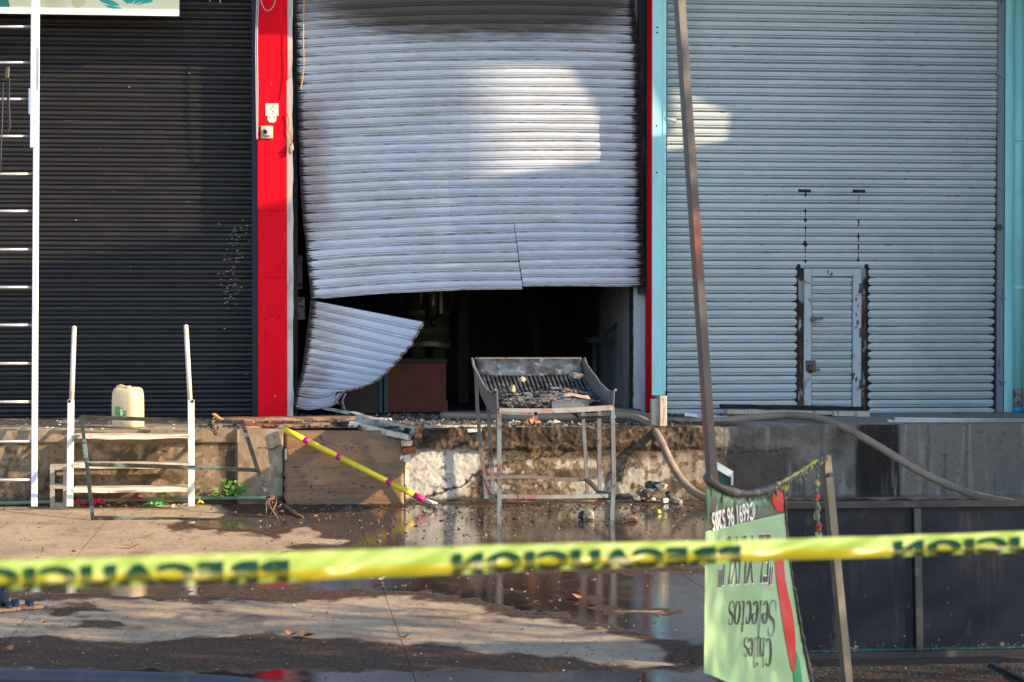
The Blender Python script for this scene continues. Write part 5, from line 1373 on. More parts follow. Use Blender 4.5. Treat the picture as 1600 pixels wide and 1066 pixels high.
# firefighter, seen from behind, standing inside the shop
FY = 4.3
fx = P(668, 600, FY).x
t = thing('person', 'firefighter seen from behind in a dark bunker coat with air cylinder, inside the burnt shop', 'person', (fx, FY, ZT))
def skin_body(name, verts, edges, radii, m, sub=2):
    me = bpy.data.meshes.new(name); me.from_pydata(verts, edges, []); o = bpy.data.objects.new(name, me); COL.objects.link(o)
    o.modifiers.new('skin', 'SKIN')
    sv = me.skin_vertices[0].data
    for i, r in enumerate(radii): sv[i].radius = (r, r) if not isinstance(r, tuple) else r
    sv[0].use_root = True
    s_ = o.modifiers.new('sub', 'SUBSURF'); s_.levels = sub; s_.render_levels = sub
    dg = bpy.context.evaluated_depsgraph_get(); dg.update()
    m2 = bpy.data.meshes.new_from_object(o.evaluated_get(dg)); bpy.data.objects.remove(o)
    m2.name = name
    m2.polygons.foreach_set('use_smooth', [True] * len(m2.polygons))
    return m2
z0 = ZT
V = lambda x, y, z: (fx + x, FY + y, z0 + z)
vs = [V(0, 0, .95), V(0, 0, 1.12), V(0, -.01, 1.30), V(0, -.01, 1.43), V(0, .02, 1.52), V(0, .04, 1.60), V(0, .05, 1.70),
      V(-.19, 0, 1.41), V(-.27, .03, 1.17), V(-.22, .20, 1.0), V(-.19, .26, .97),
      V(.19, 0, 1.41), V(.27, .03, 1.17), V(.22, .20, 1.02), V(.19, .26, .99),
      V(-.10, 0, .86), V(-.11, -.01, .50), V(-.12, 0, .10), V(-.12, .13, .05),
      V(.10, 0, .86), V(.12, .01, .50), V(.13, 0, .10), V(.13, .13, .05)]
ed = [(0, 1), (1, 2), (2, 3), (3, 4), (4, 5), (5, 6), (3, 7), (7, 8), (8, 9), (9, 10), (3, 11), (11, 12), (12, 13), (13, 14), (0, 15), (15, 16), (16, 17), (17, 18), (0, 19), (19, 20), (20, 21), (21, 22)]
rad = [(.19, .15), (.19, .14), (.20, .14), (.17, .12), .065, .09, .10, .10, .075, .055, .045, .10, .075, .055, .045, .12, .085, .065, .05, .12, .085, .065, .05]
b3 = skin_body('body', vs, ed, rad, 'coat'); link('body', b3, 'coat', t)
m_ = MB()
def coat(u, v):
    a = 2 * math.pi * u; z = lerp(.62, 1.40, v); w = lerp(.255, .225, v); d = lerp(.19, .16, v); return V(math.cos(a) * w, math.sin(a) * d, z + .012 * math.sin(a * 3) * (1 - v))
m_.grid(coat, 28, 6); o = m_.build('coat_skirt', 'coat', t, fix=False)
m_ = MB(); m_.grid(lambda u, v: (lambda p: (fx + (p[0] - fx) * 1.02, FY + (p[1] - FY) * 1.02, p[2]))(coat(u, .47 + .06 * v)), 28, 1); m_.build('reflective_strip', 'strip', t, fix=False)
m_ = MB(); m_.grid(lambda u, v: (lambda p: (fx + (p[0] - fx) * 1.02, FY + (p[1] - FY) * 1.02, p[2]))(coat(u, .02 + .06 * v)), 28, 1); m_.build('reflective_strip', 'strip', t, fix=False)
me = text_mesh('J.GALLARDO', .085, .001, .9)
w_ = max(v.co.x for v in me.vertices)
for v in me.vertices:
    x = v.co.x - w_ / 2; v.co = Vector((fx + .03 + x, FY - math.sqrt(max(.0, 1 - ((.03 + x) / .262) ** 2)) * .192 - .008, z0 + .79 + v.co.y))
link('coat_lettering', me, 'stripyellow', t)
m_ = MB(); m_.tube([V(.04, -.21, .93), V(.04, -.21, .98), V(.04, -.21, 1.30), V(.04, -.21, 1.38), V(.04, -.20, 1.41)], [.04, .078, .078, .06, .02], 16); ac = m_.build('air_cylinder', 'tank', t)
m_ = MB(); m_.tube([V(.04, -.21, .86), V(.04, -.21, .94)], [.02, .028], 10); m_.build('cylinder_valve', 'black', ac)
m_ = MB(); m_.tube([V(.04, -.21, 1.20), V(.04, -.21, 1.235)], .081, 16); m_.build('cylinder_band', 'strip', ac)
me = text_mesh('1', .085, .002, 1.0)
for v in me.vertices: v.co = Vector((fx + .02 + v.co.x, FY - .292, z0 + 1.09 + v.co.y))
link('cylinder_number', me, 'whitemark', ac)
m_ = MB(); m_.box(V(-.10, -.16, .98), V(.17, -.13, 1.38)); m_.build('back_plate', 'black', t, bevel=.02)
m_ = MB(); m_.grid(lambda u, v: V(math.cos(2 * math.pi * u) * .135 * math.cos(v * 1.5), .045 + math.sin(2 * math.pi * u) * .16 * math.cos(v * 1.5), 1.67 + .13 * math.sin(v * 1.5)), 24, 8); m_.grid(lambda u, v: V(math.cos(2 * math.pi * u) * (.135 + .05 * v), .045 + math.sin(2 * math.pi * u) * (.16 + .06 * v), 1.67 - .02 * v), 24, 1); m_.build('helmet', 'helmet', t, fix=False)
for s_ in (-1, 1):
    for k in range(4):
        m_ = MB(); p = V(s_ * (.19 - .02 * k + .02), .28 + .01 * k, .985); m_.tube([p, (p[0], p[1] + .05, p[2] - .03), (p[0], p[1] + .06, p[2] - .065)], [.012, .011, .009], 7); m_.build('glove_finger', 'black', t)

# ================================================================ RUBBLE, LITTER, ASH
t = thing('rubble_heap', 'small heap of broken black and grey pieces at the wall behind the hose', 'rubble', (P(1022, 775, -.15).x, -.15, 0))
rd = random.Random(5)
for k in range(26):
    x = rd.gauss(1022, 15); y = rd.uniform(752, 781); y = max(y, 752 + abs(x - 1022) * .9); m_ = MB(); m_.lump(P(x, y, -.10 - .2 * (y - 750) / 30), rd.uniform(.022, .065), k, 1, (1.2, .8, rd.uniform(.5, .9))); m_.build('rubble_piece', ('char', 'rubblegrey', 'char', 'rubblegrey', 'paletimber')[k % 5], t)
m_ = MB(); m_.box(P(1037, 786, -.4), P(1043, 778, -.34)); o = m_.build('white_scrap', 'signwhite'); tag(o, 'small white scrap before the rubble heap', 'scrap')
p = G(918, 813); m_ = MB(); m_.lump(p + Vector((.01, 0, .04)), .055, 8, 1, (.9, .9, 1.)); o = m_.build('stone_chunk', 'cream'); tag(o, 'pale stone chunk standing in the puddle left of the right table leg', 'stone')
p = G(911, 812); m_ = MB(); m_.lump(p + Vector((0, 0, .035)), .045, 9, 1); o = m_.build('stone_chunk', 'char'); tag(o, 'black chunk touching the pale stone in the puddle', 'stone')
p = G(985, 815); m_ = MB(); m_.lump(p + Vector((0, 0, .02)), .06, 10, 1, (1.4, .8, .5)); o = m_.build('stone_chunk', 'plank'); tag(o, 'flat dark lump in the puddle right of the table', 'stone')
p = G(1030, 803); m_ = MB(); m_.lump(p + Vector((0, 0, .02)), .022, 11, 1); o = m_.build('yellow_ball', 'yellowplastic'); tag(o, 'tiny yellow ball in the puddle near the hose', 'ball')
rd = random.Random(31)
def leaf(x, y, s_, m, lb, cat='leaf', group='dry leaves on the street'):
    p = G(x, y); m_ = MB(); an = rd.uniform(0, 3.1); c_, q = math.cos(an) * s_, math.sin(an) * s_
    def fn(u, v):
        w = math.sin(math.pi * min(.98, max(.02, u))) * .38; a_ = (u - .5) * 2; b2_ = (v - .5) * 2 * w
        return (p.x + c_ * a_ - q * b2_, p.y + q * a_ + c_ * b2_, .012 + .35 * s_ * abs(b2_) + .25 * s_ * a_ * a_ + .006 * math.sin(u * 9))
    m_.grid(fn, 7, 3, True); o = m_.build('leaf' if cat == 'leaf' else 'scrap', m, fix=False); tag(o, lb, cat, group)
leaf(230, 840, .06, 'dryleaf', 'orange dry leaf lying on the dry concrete left of the puddle, upper one')
leaf(206, 857, .075, 'dryleaf', 'larger orange dry leaf on the dry concrete just above the tape')
leaf(12, 1020, .06, 'dryleaf', 'bright orange leaf at the bottom left corner of the street')
leaf(68, 976, .035, 'dryleaf', 'small orange leaf near the sandals')
leaf(275, 997, .03, 'yellowplastic', 'small yellow leaf at the edge of the damp patch')
leaf(338, 913, .035, 'dryleaf', 'orange leaf at the edge of the puddle below the tape')
leaf(592, 910, .07, 'palepaper', 'pale pink scrap in the middle of the puddle under the tape', 'scrap', None)
leaf(908, 938, .07, 'dryleaf', 'rust coloured leaf in the puddle below the table reflection')
leaf(630, 999, .05, 'plank', 'brown leaf on the damp street near the middle')
leaf(456, 995, .06, 'dryleaf', 'pinkish leaf at the upper edge of the damp patch')
leaf(480, 997, .09, 'plank', 'dark brown leaf beside the pinkish leaf on the damp patch')
leaf(1085, 1041, .05, 'plank', 'dark leaf on the street just left of the green banner')
leaf(495, 811, .06, 'dryleaf', 'orange splinter like leaf in the brown water before the plywood')
leaf(440, 803, .05, 'palepaper', 'pale scrap by the foot of the scorched frame', 'scrap', None)
leaf(367, 804, .035, 'palepaper', 'small white scrap left of the foot of the scorched frame', 'scrap', None)
leaf(283, 857, .03, 'palepaper', 'tiny pale scrap on the dry concrete', 'scrap', None)
# scattered charcoal and grit
def scatter(name, n, region, rmin, rmax, m, seed, zfun=None, dens=None):
    rd = random.Random(seed); m_ = MB(); k = 0; tries = 0
    while k < n and tries < n * 30:
        tries += 1
        x = rd.uniform(region[0], region[2]); y = rd.uniform(region[1], region[3])
        if dens and rd.random() > dens(x, y): continue
        p = G(x, y) if zfun is None else zfun(x, y)
        if p is None: continue
        r = rmin + (rmax - rmin) * rd.random() ** 3
        an = rd.uniform(0, 6.28); e = rd.uniform(.35, 1.); c_, s_ = math.cos(an), math.sin(an); h = r * rd.uniform(.3, .8)
        q = [(r, 0), (-.2 * r, e * r * .7), (-r * .8, -e * .2 * r), (.1 * r, -e * r * .8)]
        pts = [p + Vector((c_ * a - s_ * b, s_ * a + c_ * b, .001)) for a, b in q] + [p + Vector((rd.uniform(-.3, .3) * r, rd.uniform(-.3, .3) * r, h))]
        m_.add(pts, [(0, 1, 4), (1, 2, 4), (2, 3, 4), (3, 0, 4)]); k += 1
    o = m_.build(name, m, fix=False); tag(o, kind='stuff'); return o
near = lambda x, y: math.exp(-max(0, (y - 792)) / 18.)
scatter('charcoal_grit', 2000, (360, 786, 1230, 880), .004, .022, 'char', 1, None, near)
scatter('pale_grit', 420, (400, 786, 1230, 870), .003, .012, 'palepaper', 2, None, near)
scatter('brown_grit', 900, (-20, 788, 1230, 900), .005, .028, 'plank', 3, None, lambda x, y: .25 + .75 * near(x, y))
scatter('street_grit', 1300, (-20, 830, 1110, 1066), .003, .014, 'plank', 4)
scatter('pale_street_grit', 200, (-20, 830, 1110, 1066), .004, .012, 'palepaper', 14)
def onplat(x, y):
    p = G(x, y, ZT)
    return p if .02 < p.y < 2.2 else None
scatter('platform_ash', 2200, (430, 645, 1020, 672), .006, .045, 'ash', 5, onplat)
scatter('platform_char', 1500, (300, 645, 1100, 672), .006, .045, 'char', 6, onplat)
scatter('platform_chips', 600, (-20, 650, 1100, 676), .004, .022, 'paletimber', 7, onplat)
def onply(x, y):
    v = (y - 673) / 118.; u = (x - 444.5) / 186.5
    p = PLY(min(.99, max(.01, u)), min(.98, max(.02, v))); return p + Vector((0, -.012, 0))
rd_ = random.Random(8); m_ = MB()
for k in range(700):
    cxx = rd_.choice(((470, 765), (500, 772), (480, 740), (470, 785), (540, 780), (460, 700), (560, 770), (600, 783), (500, 720), (530, 700)))
    x = rd_.gauss(cxx[0], 22); y = rd_.gauss(cxx[1], 11)
    if not (447 < x < 628 and 676 < y < 789): continue
    p = onply(x, y); r = rd_.uniform(.004, .021)
    m_.lump(p, r, k, 0, (1.5, .4, .7))
o = m_.build('charcoal_flakes', 'char', fix=False); tag(o, kind='stuff')

# sandals at the left edge
def sandal(px, py, ang, lb, L_=.26):
    c = G(px, py); R = Matrix.Rotation(ang, 3, 'Z')
    t = thing('sandal', lb, 'sandal', (c.x, c.y, 0), 'pair of sandals')
    out = [(-.13, -.03), (-.12, -.042), (-.06, -.036), (.0, -.036), (.07, -.048), (.115, -.04), (.132, -.01), (.128, .02), (.09, .042), (.03, .038), (-.05, .032), (-.11, .036), (-.13, .02)]
    k = L_ / .26
    m_ = MB(); m_.prism([c + R @ Vector((x * k, y * k, .004)) for x, y in out], (0, 0, .022)); m_.build('sole', mat('tan sole', (.40, .22, .12), .7, 0, [Ly((.16, .08, .05), 30, .5, .7, .8)]), t, bevel=.004)
    for (xx, hh) in ((.05, .03), (-.03, .034)):
        m_ = MB(); m_.grid(lambda u, v: c + R @ Vector((xx * k + (v - .5) * .04, (u - .5) * .088 * k, .025 + hh * math.sin(math.pi * u))), 10, 2); o = m_.build('strap', 'navyguide', t, fix=False); q = o.modifiers.new('thickness', 'SOLIDIFY'); q.thickness = .005
sandal(32, 953, .25, 'tan soled sandal with dark straps lying at the left edge, right one of the pair')
sandal(-2, 957, .5, 'tan soled sandal half cut by the left picture edge')
m_ = MB(); c = G(2, 952); m_.box((c.x - .14, c.y - .05, .0), (c.x + .035, c.y + .05, .115), .01); o = m_.build('dark_pouch', 'navyguide', bevel=.02); tag(o, 'dark blue pouch standing behind the sandals at the left edge', 'pouch')

# ================================================================ SIGN, WIRES
YS = 1.5
a = P(-120, 15, YS); b_ = P(279.5, 19.5, YS)
t = thing('hanging_sign', 'pale yellow sign with teal leaf shapes hanging before the dark shutter', 'sign', ((a.x + b_.x) / 2, YS, b_.z))
m_ = MB(); m_.prism([P(-120, 14, YS), P(280, 20, YS), P(280, -110, YS), P(-120, -110, YS)], (0, .05, 0)); m_.build('sign_panel', 'signpaper', t)
m_ = MB(); m_.bar(P(-120, 14.5, YS), P(280, 20.5, YS), .014, .06); m_.build('sign_edge', 'signwhite', t)
def petal(pts, m, nm='leaf_print'):
    m_ = MB(); m_.prism([P(x, y, YS - .003) for x, y in pts], (0, .002, 0)); m_.build(nm, m, t)
petal([(-20, -30), (5, -20), (13, 0), (16, 14), (2, 15), (-20, 14)], 'signdeep')
petal([(163, 8), (175, 9), (188, 12), (193, 16.4), (178, 14.5), (167, 11)], 'signteal')
petal([(150, -6), (163, -4), (180, 3), (187, 9.4), (172, 8), (158, 3)], 'signteal')
petal([(176, -8), (186, -4), (197, 8), (194, 9), (184, 4)], 'signwhite')
petal([(186, -10), (200, -6), (204, 4), (199, 6), (192, 0)], 'signteal')
petal([(203, -10), (212, -10), (211, 0), (204, 6), (202, 0)], 'signblue')
petal([(216, -10), (228, -12), (222, 2), (208, 7)], 'signteal')
petal([(230, -12), (246, -8), (236, 4), (212, 7.5), (222, 3)], 'signteal')
petal([(112, -20), (140, -20), (132, 8), (120, 14), (112, 6)], mat('pale olive print', (.62, .60, .32), .5))
m_ = MB(); m_.box(P(216, 24, YS), P(224, 20, YS + .03)); m_.build('bracket', 'plank', t)
for x, y1, lb in ((328, 3, 'left short white wire end hanging over the dark shutter'), (344, 4, 'right short white wire end hanging over the dark shutter')):
    m_ = MB(); m_.tube([P(x, -20, 1.6), P(x, y1, 1.6)], .004, 6); o = m_.build('wire_end', 'signwhite'); tag(o, lb, 'wire')
m_ = MB(); m_.tube(smooth([P(404, -20, 1.62), P(410, 8, 1.62), P(418, 17, 1.62), P(428, 8, 1.62), P(434, -20, 1.62)], 30), .004, 6); o = m_.build('loop_wire', 'wire'); tag(o, 'thin grey wire loop at the top of the red pillar', 'wire')
for dx, lb in ((0, 'left grey cable running down beside the red pillar'), (2.6, 'right grey cable running down beside the red pillar')):
    m_ = MB(); m_.tube(smooth([P(402 + dx, -20, 1.64), P(399.5 + dx * .9, 60, 1.64), P(400 + dx, 140, 1.64), P(401 + dx * .4, 218, 1.66)], 40), .006, 6); o = m_.build('cable', 'wire'); tag(o, lb, 'cable', 'cables beside the red pillar')
m_ = MB(); m_.tube(smooth([P(476, -20, 1.6), P(474.5, 20, 1.6), P(474, 60, 1.6), P(474.5, 105, 1.6), P(470, 140, 1.6)], 40), .0055, 6); o = m_.build('orange_string', 'cord'); tag(o, 'thin orange string hanging before the left side of the burnt shutter', 'string')
# ================================================================ FOREGROUND: POSTS AND BANNER
Y1 = -9.75
a = P(1052, -140, Y1); b_ = P(1112.5, 745, Y1)
d_ = (b_ - a); tz = -a.z / d_.z; foot = a + d_ * tz
t = thing('leaning_post', 'tall rusty square steel post leaning behind the green banner', 'post', foot)
m_ = MB(); m_.bar(a, foot, .038, .038, (1, .35, 0)); m_.build('square_tube', 'rustpost', t, bevel=.002)
m_ = MB(); m_.obox(foot + Vector((0, 0, .006)), .12, .12, .012, Matrix.Identity(3)); m_.build('base_plate', 'steelrust', t)
Y2 = -9.35
a2 = P(1289.5, 711, Y2); c2 = P(1324, 1066, Y2 - .1); d2 = c2 - a2; foot2 = a2 + d2 * (-a2.z / d2.z)
t = thing('short_post', 'short grey square steel post at the right end of the burnt banner rope', 'post', foot2)
m_ = MB(); m_.bar(a2, foot2, .038, .038, (1, .25, 0)); m_.build('square_tube', 'greysteel', t, bevel=.002)
ax = (d2.normalized()); m_ = MB(); m_.bar(a2 - ax * .003, a2 + ax * .02, .028, .028, (1, .25, 0)); m_.build('open_end', 'black', t)
m_ = MB(); c = P(1297, 742, Y2 - .03); m_.tube([c, c + Vector((0, -.015, 0))], .010, 8); m_.build('bolt_head', 'greysteel', t)
m_ = MB(); m_.prism([P(1118, 727, -9.1), P(1143, 742, -9.1), P(1143, 758, -9.1), P(1118, 758, -9.1)], (0, .02, 0)); o = m_.build('dark_green_board', mat('dark green board', (.012, .055, .035), .5)); 
m2 = MB(); m2.bar(P(1117, 726, -9.11), P(1143.5, 741.5, -9.11), .006, .03); m2.bar(P(1143.5, 741.5, -9.11), P(1143.5, 758, -9.11), .006, .03); t = thing('small_board', 'small dark green board with pale edges behind the top of the banner', 'board', P(1130, 1140, -9.1)); t.location.z = 0; WL[t.name] = Vector(t.location)
me_ = o.data; me_.transform(Matrix.Translation(Vector(o.location) - Vector(t.location))); o.location = (0, 0, 0); o.parent = t
m2.build('pale_edge', 'signwhite', t)
m2 = MB(); m2.bar(P(1132, 757, -9.08), Vector((P(1132, 757, -9.08).x, -9.08, 0)), .03, .02); m2.build('stake', 'steelrust', t)

# banner sheet
YBL, YBR = -10.45, -9.62
def bl(v): return lerp(1103, 1099.5, v), 748 + 310 * v
def br(v): return 1221.5 + 10.5 * v + 33.0 * v * v, 748 + 310 * v - 40 * (1 - 1.05 * v)
def BS(s, v):
    a = bl(v); b_ = br(v)
    x = lerp(a[0], b_[0], s); y = lerp(a[1], b_[1], s)
    Y = lerp(YBL, YBR, s) + .05 * math.sin(math.pi * s) * (1 - .5 * v) + .012 * math.sin(s * 9 + v * 4) * v + .010 * math.sin(13 * (v + .7 * s)) * math.sin(2.2 * s + .6) + .005 * math.sin(31 * (v - .5 * s) + 1)
    return x, y, Y
def BW(s, v, o_=0.):
    x, y, Y = BS(s, v); return P(x, y, Y - o_)
def topv(s):                     # burnt upper edge : sagging
    y = float(np.interp(s, [0, .12, .3, .5, .7, .85, 1.], [752, 760, 771, 776, 775, 771, 765]))
    lo, hi = -.3, .6
    for _ in range(30):
        mid = (lo + hi) / 2
        if BS(s, mid)[1] < y: lo = mid
        else: hi = mid
    return lo
def botv(s):                     # lower edge: cut corner at the left
    y = float(np.interp(s, [0, .1, .3, 1.], [1052, 1058, 1072, 1106]))
    lo, hi = .5, 1.6
    for _ in range(30):
        mid = (lo + hi) / 2
        if BS(s, mid)[1] < y: lo = mid
        else: hi = mid
    return lo
t = thing('burnt_banner', 'hanging green printed banner with a burnt upper edge, lettering upside down', 'banner', (BW(.5, 1.).x, -10, P(1150, 1106, -10.).z))
bn = t
M['banner'] = mat('pale green banner sheet', (.36, .53, .29), .42, 0, [Ly((.48, .63, .30), (1.2, 1.2, 2.), .5, .66, .6)], trans=.30)
M['bandolive'] = mat('olive banner band', (.075, .075, .042), .45, 0, [Ly((.10, .13, .075), (2, 2, 3), .5, .7, .6)], trans=.12)
M['foldgreen'] = mat('green crinkled fold', (.13, .24, .15), .35, 0, [Ly((.06, .13, .08), (20, 20, 20), .45, .65, .8), Ly((.24, .32, .24), (30, 30, 30), .6, .7, .6)], trans=.15)
M['melt'] = mat('melted dark film', (.055, .042, .040), .55, 0, [Ly((.13, .11, .10), (12, 12, 26), .5, .7, .7), Ly((.02, .02, .02), (30, 30, 30), .5, .7, .7)], bump=(60, .6, .006))
M['meltyellow'] = mat('melted yellow film', (.50, .40, .05), .4, 0, [Ly((.10, .16, .08), (40, 40, 30), .52, .62, .9)], trans=.2)
M['meltmix'] = mat('melted many coloured film', (.07, .09, .06), .4, 0, [Ly((.45, .34, .05), (45, 45, 45), .53, .58, .9), Ly((.02, .12, .16), (40, 40, 40), .55, .6, .9), Ly((.4, .03, .02), (38, 38, 38), .60, .63, .9)])
M['bannerred'] = mat('red print', (.62, .02, .02), .42, 0, [Ly((.45, .012, .012), (9, 9, 9), .5, .7, .6)], trans=.2)
M['bannergreen'] = mat('dark green print', (.012, .30, .10), .42, trans=.2)
M['printdark'] = mat('dark brown lettering', (.045, .038, .030), .5)
M['printblack'] = mat('black lettering', (.022, .028, .02), .5)
M['printwhite'] = mat('white lettering', (.78, .72, .68), .5)
vband = .265
m_ = MB(); m_.grid(lambda u, w: BW(u, lerp(vband, botv(u), w)), 40, 70); o = m_.build('banner_sheet', 'banner', t, fix=False)
m_ = MB(); m_.grid(lambda u, w: BW(u, lerp(topv(u), vband - .001, w), .001), 40, 24); m_.build('phone_band', 'bandolive', t, fix=False)
for o in (bpy.data.objects['banner_sheet'], bpy.data.objects['phone_band']):
    s_ = o.modifiers.new('thickness', 'SOLIDIFY'); s_.thickness = .0012; s_.offset = -1 
# hem folds along the sagging top
for (s0, s1, dv) in ((.08, .20, .07), (.22, .36, .085), (.37, .53, .08), (.55, .66, .075), (.66, .82, .06)):
    m_ = MB()
    def hf(u, w, s0=s0, s1=s1, dv=dv):
        s = lerp(s0, s1, u); v = topv(s) + .01 + (dv * .86 * (1 - .25 * u)) * w + .008 * math.sin(u * 9 + s0 * 30)
        return BW(s, v, .006 + .016 * math.sin(math.pi * w) + .006 * math.sin(u * 12 + w * 5))
    m_.grid(hf, 9, 6); m_.build('crinkled_fold', 'foldgreen', t, fix=False)
m_ = MB(); m_.grid(lambda u, w: BW(lerp(.02, .16, u), topv(.05) + .02 + .20 * w + .06 * u * (1 - w) , .004 + .012 * math.sin(u * 6 + w * 3)), 8, 10); m_.build('crinkled_fold', 'foldgreen', t, fix=False)
# rolled burnt top edge going on to the short post
def bp(x, y, s): return P(x, y, lerp(YBL, YBR, s) - .02)
rope = smooth([bp(1104, 746, 0), bp(1112, 753, .08), bp(1130, 763, .22), bp(1152, 770, .4), bp(1175, 771, .58), bp(1200, 765, .78), bp(1222, 755, .95), P(1245, 742, -9.55), P(1268, 727, -9.45), P(1288, 714, -9.4)], 72)
m_ = MB(); m_.tube(rope, [.015 + .0025 * math.sin(i * .37) + random.uniform(-.0012, .0016) for i in range(len(rope))], 9); m_.build('rolled_edge', 'melt', t)
m_ = MB(); rd = random.Random(3)
for k in range(46):
    i = rd.randrange(40, len(rope) - 2); p = rope[i]; L_ = rd.uniform(.01, .045) * (1 if rd.random() < .8 else 1.8)
    m_.tube([p + Vector((rd.uniform(-.01, .01), -.014, rd.uniform(-.012, .01))), p + Vector((rd.uniform(-.01, .01), -.018, -L_ * .6)), p + Vector((rd.uniform(-.012, .012), -.016, -L_))], [.006, .005, .002], 5)
tag(m_.build('melted_drips', 'meltmix', t), kind='stuff')
m_ = MB(); m_.tube([q + Vector((0, -.016, .010)) for q in rope[44:68]], [.006 + .003 * math.sin(i * 1.3) for i in range(24)], 6); m_.build('yellow_hem', 'meltyellow', t)
m_ = MB(); m_.grid(lambda u, w: (lambda p: p)(P(lerp(1222, 1232 - 2 * w, u) + 3 * math.sin(w * 7), lerp(758, 783 - 5 * u, w), -9.60 - .01 * math.sin(u * 6))), 4, 8); m_.build('yellow_flap', 'meltyellow', t, fix=False)
m_ = MB()
ds = smooth([P(1276, 722, -9.42), P(1277, 745, -9.42), P(1275.5, 768, -9.42), P(1278, 790, -9.42), P(1276, 806, -9.42), P(1280, 824, -9.42), P(1279, 838, -9.42), P(1281, 856, -9.42)], 56)
m_.tube(ds, [random.uniform(.002, .010) + (.004 if i > 26 else 0) for i in range(len(ds))], 6); m_.build('dangling_strand', 'meltmix', t)
for i in range(6):
    m_ = MB(); p = ds[12 + i * 7]; m_.lump(p, random.uniform(.010, .017), i, 1, (1, .8, 1.4)); m_.build('melted_bead', ('meltyellow', 'bannerred', 'meltmix')[i % 3], t)
# burnt ragged right border
m_ = MB(); pts = []
for i in range(80):
    v = lerp(.10, 1.15, i / 79); x, y, Y = BS(1., v); pts.append(P(x + random.uniform(-.4, 1.4) + (2 if v > .6 else 0), y, Y - .004))
m_.tube(pts, [random.uniform(.003, .009) * (1.0 + .8 * sst(.5, 1., i / 79.)) for i in range(80)], 5); m_.build('charred_border', 'melt', t)
m_ = MB(); m_.grid(lambda u, w: (lambda q: P(q[0] + lerp(0, 2.5 + 9 * w, u), q[1], q[2] + .01))(BS(1., lerp(.62, 1.18, w))), 3, 20); m_.build('dark_border_strip', 'navyguide', t, fix=False)

# printed pieces : pixel positions on the sheet -> real points on it
def BP(px, py, o_=.0025):
    o_ = .0045 + o_ * 2.0
    lo, hi = 0., 1.
    s = .5; v = .5
    for _ in range(25):
        a = bl(v); b_ = br(v); s = (px - a[0]) / (b_[0] - a[0]); yy = lerp(a[1], b_[1], s); v += (py - yy) / 330.
    return BW(s, v, o_)
def print_poly(name, pts, m, o_=.0025):
    bm = bmesh.new(); vs = [bm.verts.new((x, y, 0)) for x, y in pts]; bm.faces.new(vs); bmesh.ops.triangulate(bm, faces=bm.faces)
    bmesh.ops.subdivide_edges(bm, edges=bm.edges, cuts=3, use_grid_fill=True)
    for v in bm.verts: v.co = BP(v.co.x, v.co.y, o_)
    me = bpy.data.meshes.new(name); bm.to_mesh(me); bm.free(); return link(name, me, m, t)
# the pepper : a plain red chilli with a green stem end, and red corner
print_poly('red_pepper', [(1210.5, 872), (1224, 868), (1226.5, 900), (1231, 925), (1237, 950), (1241.5, 975), (1243, 1000), (1243, 1030), (1241, 1052), (1236, 1044), (1231, 1020), (1227, 995), (1222, 965), (1217, 930), (1213, 900)], 'bannerred')
print_poly('pepper_stem', [(1244, 1016), (1249, 1030), (1252, 1050), (1255, 1080), (1243, 1080), (1240, 1056), (1243.5, 1040)], 'bannergreen', .003)
print_poly('red_corner', [(1206, 764), (1222.5, 764), (1225, 784), (1223, 800), (1213, 797), (1207, 785)], 'bannerred', .004)
# lettering, upside down as the banner hangs
def put_text(name, txt, m, xr, yb, width, height, slope, o_=.003, bold=0., shear=0., space=1., fontmesh=None):
    me = text_mesh(txt, 1., bold, 1., space) if fontmesh is None else fontmesh
    xs = [v.co.x for v in me.vertices]; ys = [v.co.y for v in me.vertices]; x0, x1 = min(xs), max(xs); y0, y1 = min(ys), max(ys)
    bm = bmesh.new(); bm.from_mesh(me)
    for v in bm.verts:
        fx_ = (v.co.x - x0) / (x1 - x0); fy = (v.co.y - (y0 if fontmesh is None else 0)) / ((y1 - y0) if fontmesh is None else 1.)
        px = xr - fx_ * width + shear * fy; py = yb + fy * height + slope * (xr - px)
        v.co = BP(px, py, o_)
    bm.to_mesh(me); bm.free(); me.name = name
    return link(name, me, m, t)
put_text('phone_number', '6691 96 5205', 'printwhite', 1169.5, 784, 57.5, 31, .29, .009, .018, 2)
# telephone mark beside it
def stroke_mesh(strokes, closed=False):
    """strokes: list of (points, widths) in letter units, flat ribbons"""
    vs = []; fs = []
    for pts, ws in strokes:
        n = len(pts); o = len(vs)
        for i, (x, y) in enumerate(pts):
            a = pts[max(i - 1, 0)]; b2 = pts[min(i + 1, n - 1)]; dx, dy = b2[0] - a[0], b2[1] - a[1]; l = math.hypot(dx, dy) + 1e-9
            w = ws[i] if isinstance(ws, (list, tuple)) else ws
            vs += [(x - dy / l * w / 2, y + dx / l * w / 2, 0), (x + dy / l * w / 2, y - dx / l * w / 2, 0)]
        fs += [(o + 2 * i, o + 2 * i + 1, o + 2 * i + 3, o + 2 * i + 2) for i in range(n - 1)]
    me = bpy.data.meshes.new('strokes'); me.from_pydata(vs, [], fs); return me
def arc(cx, cy, rx, ry, a0, a1, n=18): return [(cx + rx * math.cos(math.radians(a0 + (a1 - a0) * i / n)), cy + ry * math.sin(math.radians(a0 + (a1 - a0) * i / n))) for i in range(n + 1)]
me = stroke_mesh([(arc(.5, .5, .42, .46, 60, 290), .16), (arc(.62, .5, .2, .22, 110, 250), .12), ([(.62, .95), (.9, .8)], .2), ([(.6, .05), (.9, .2)], .2)])
put_text('telephone_mark', '', 'printwhite', 1179.5, 784, 8, 27, .29, .009, fontmesh=me)
put_text('name_outline', '"EL YUYU"', 'printwhite', 1212.6, 832, 86.4, 82.5, .06, .003, .016, -5)
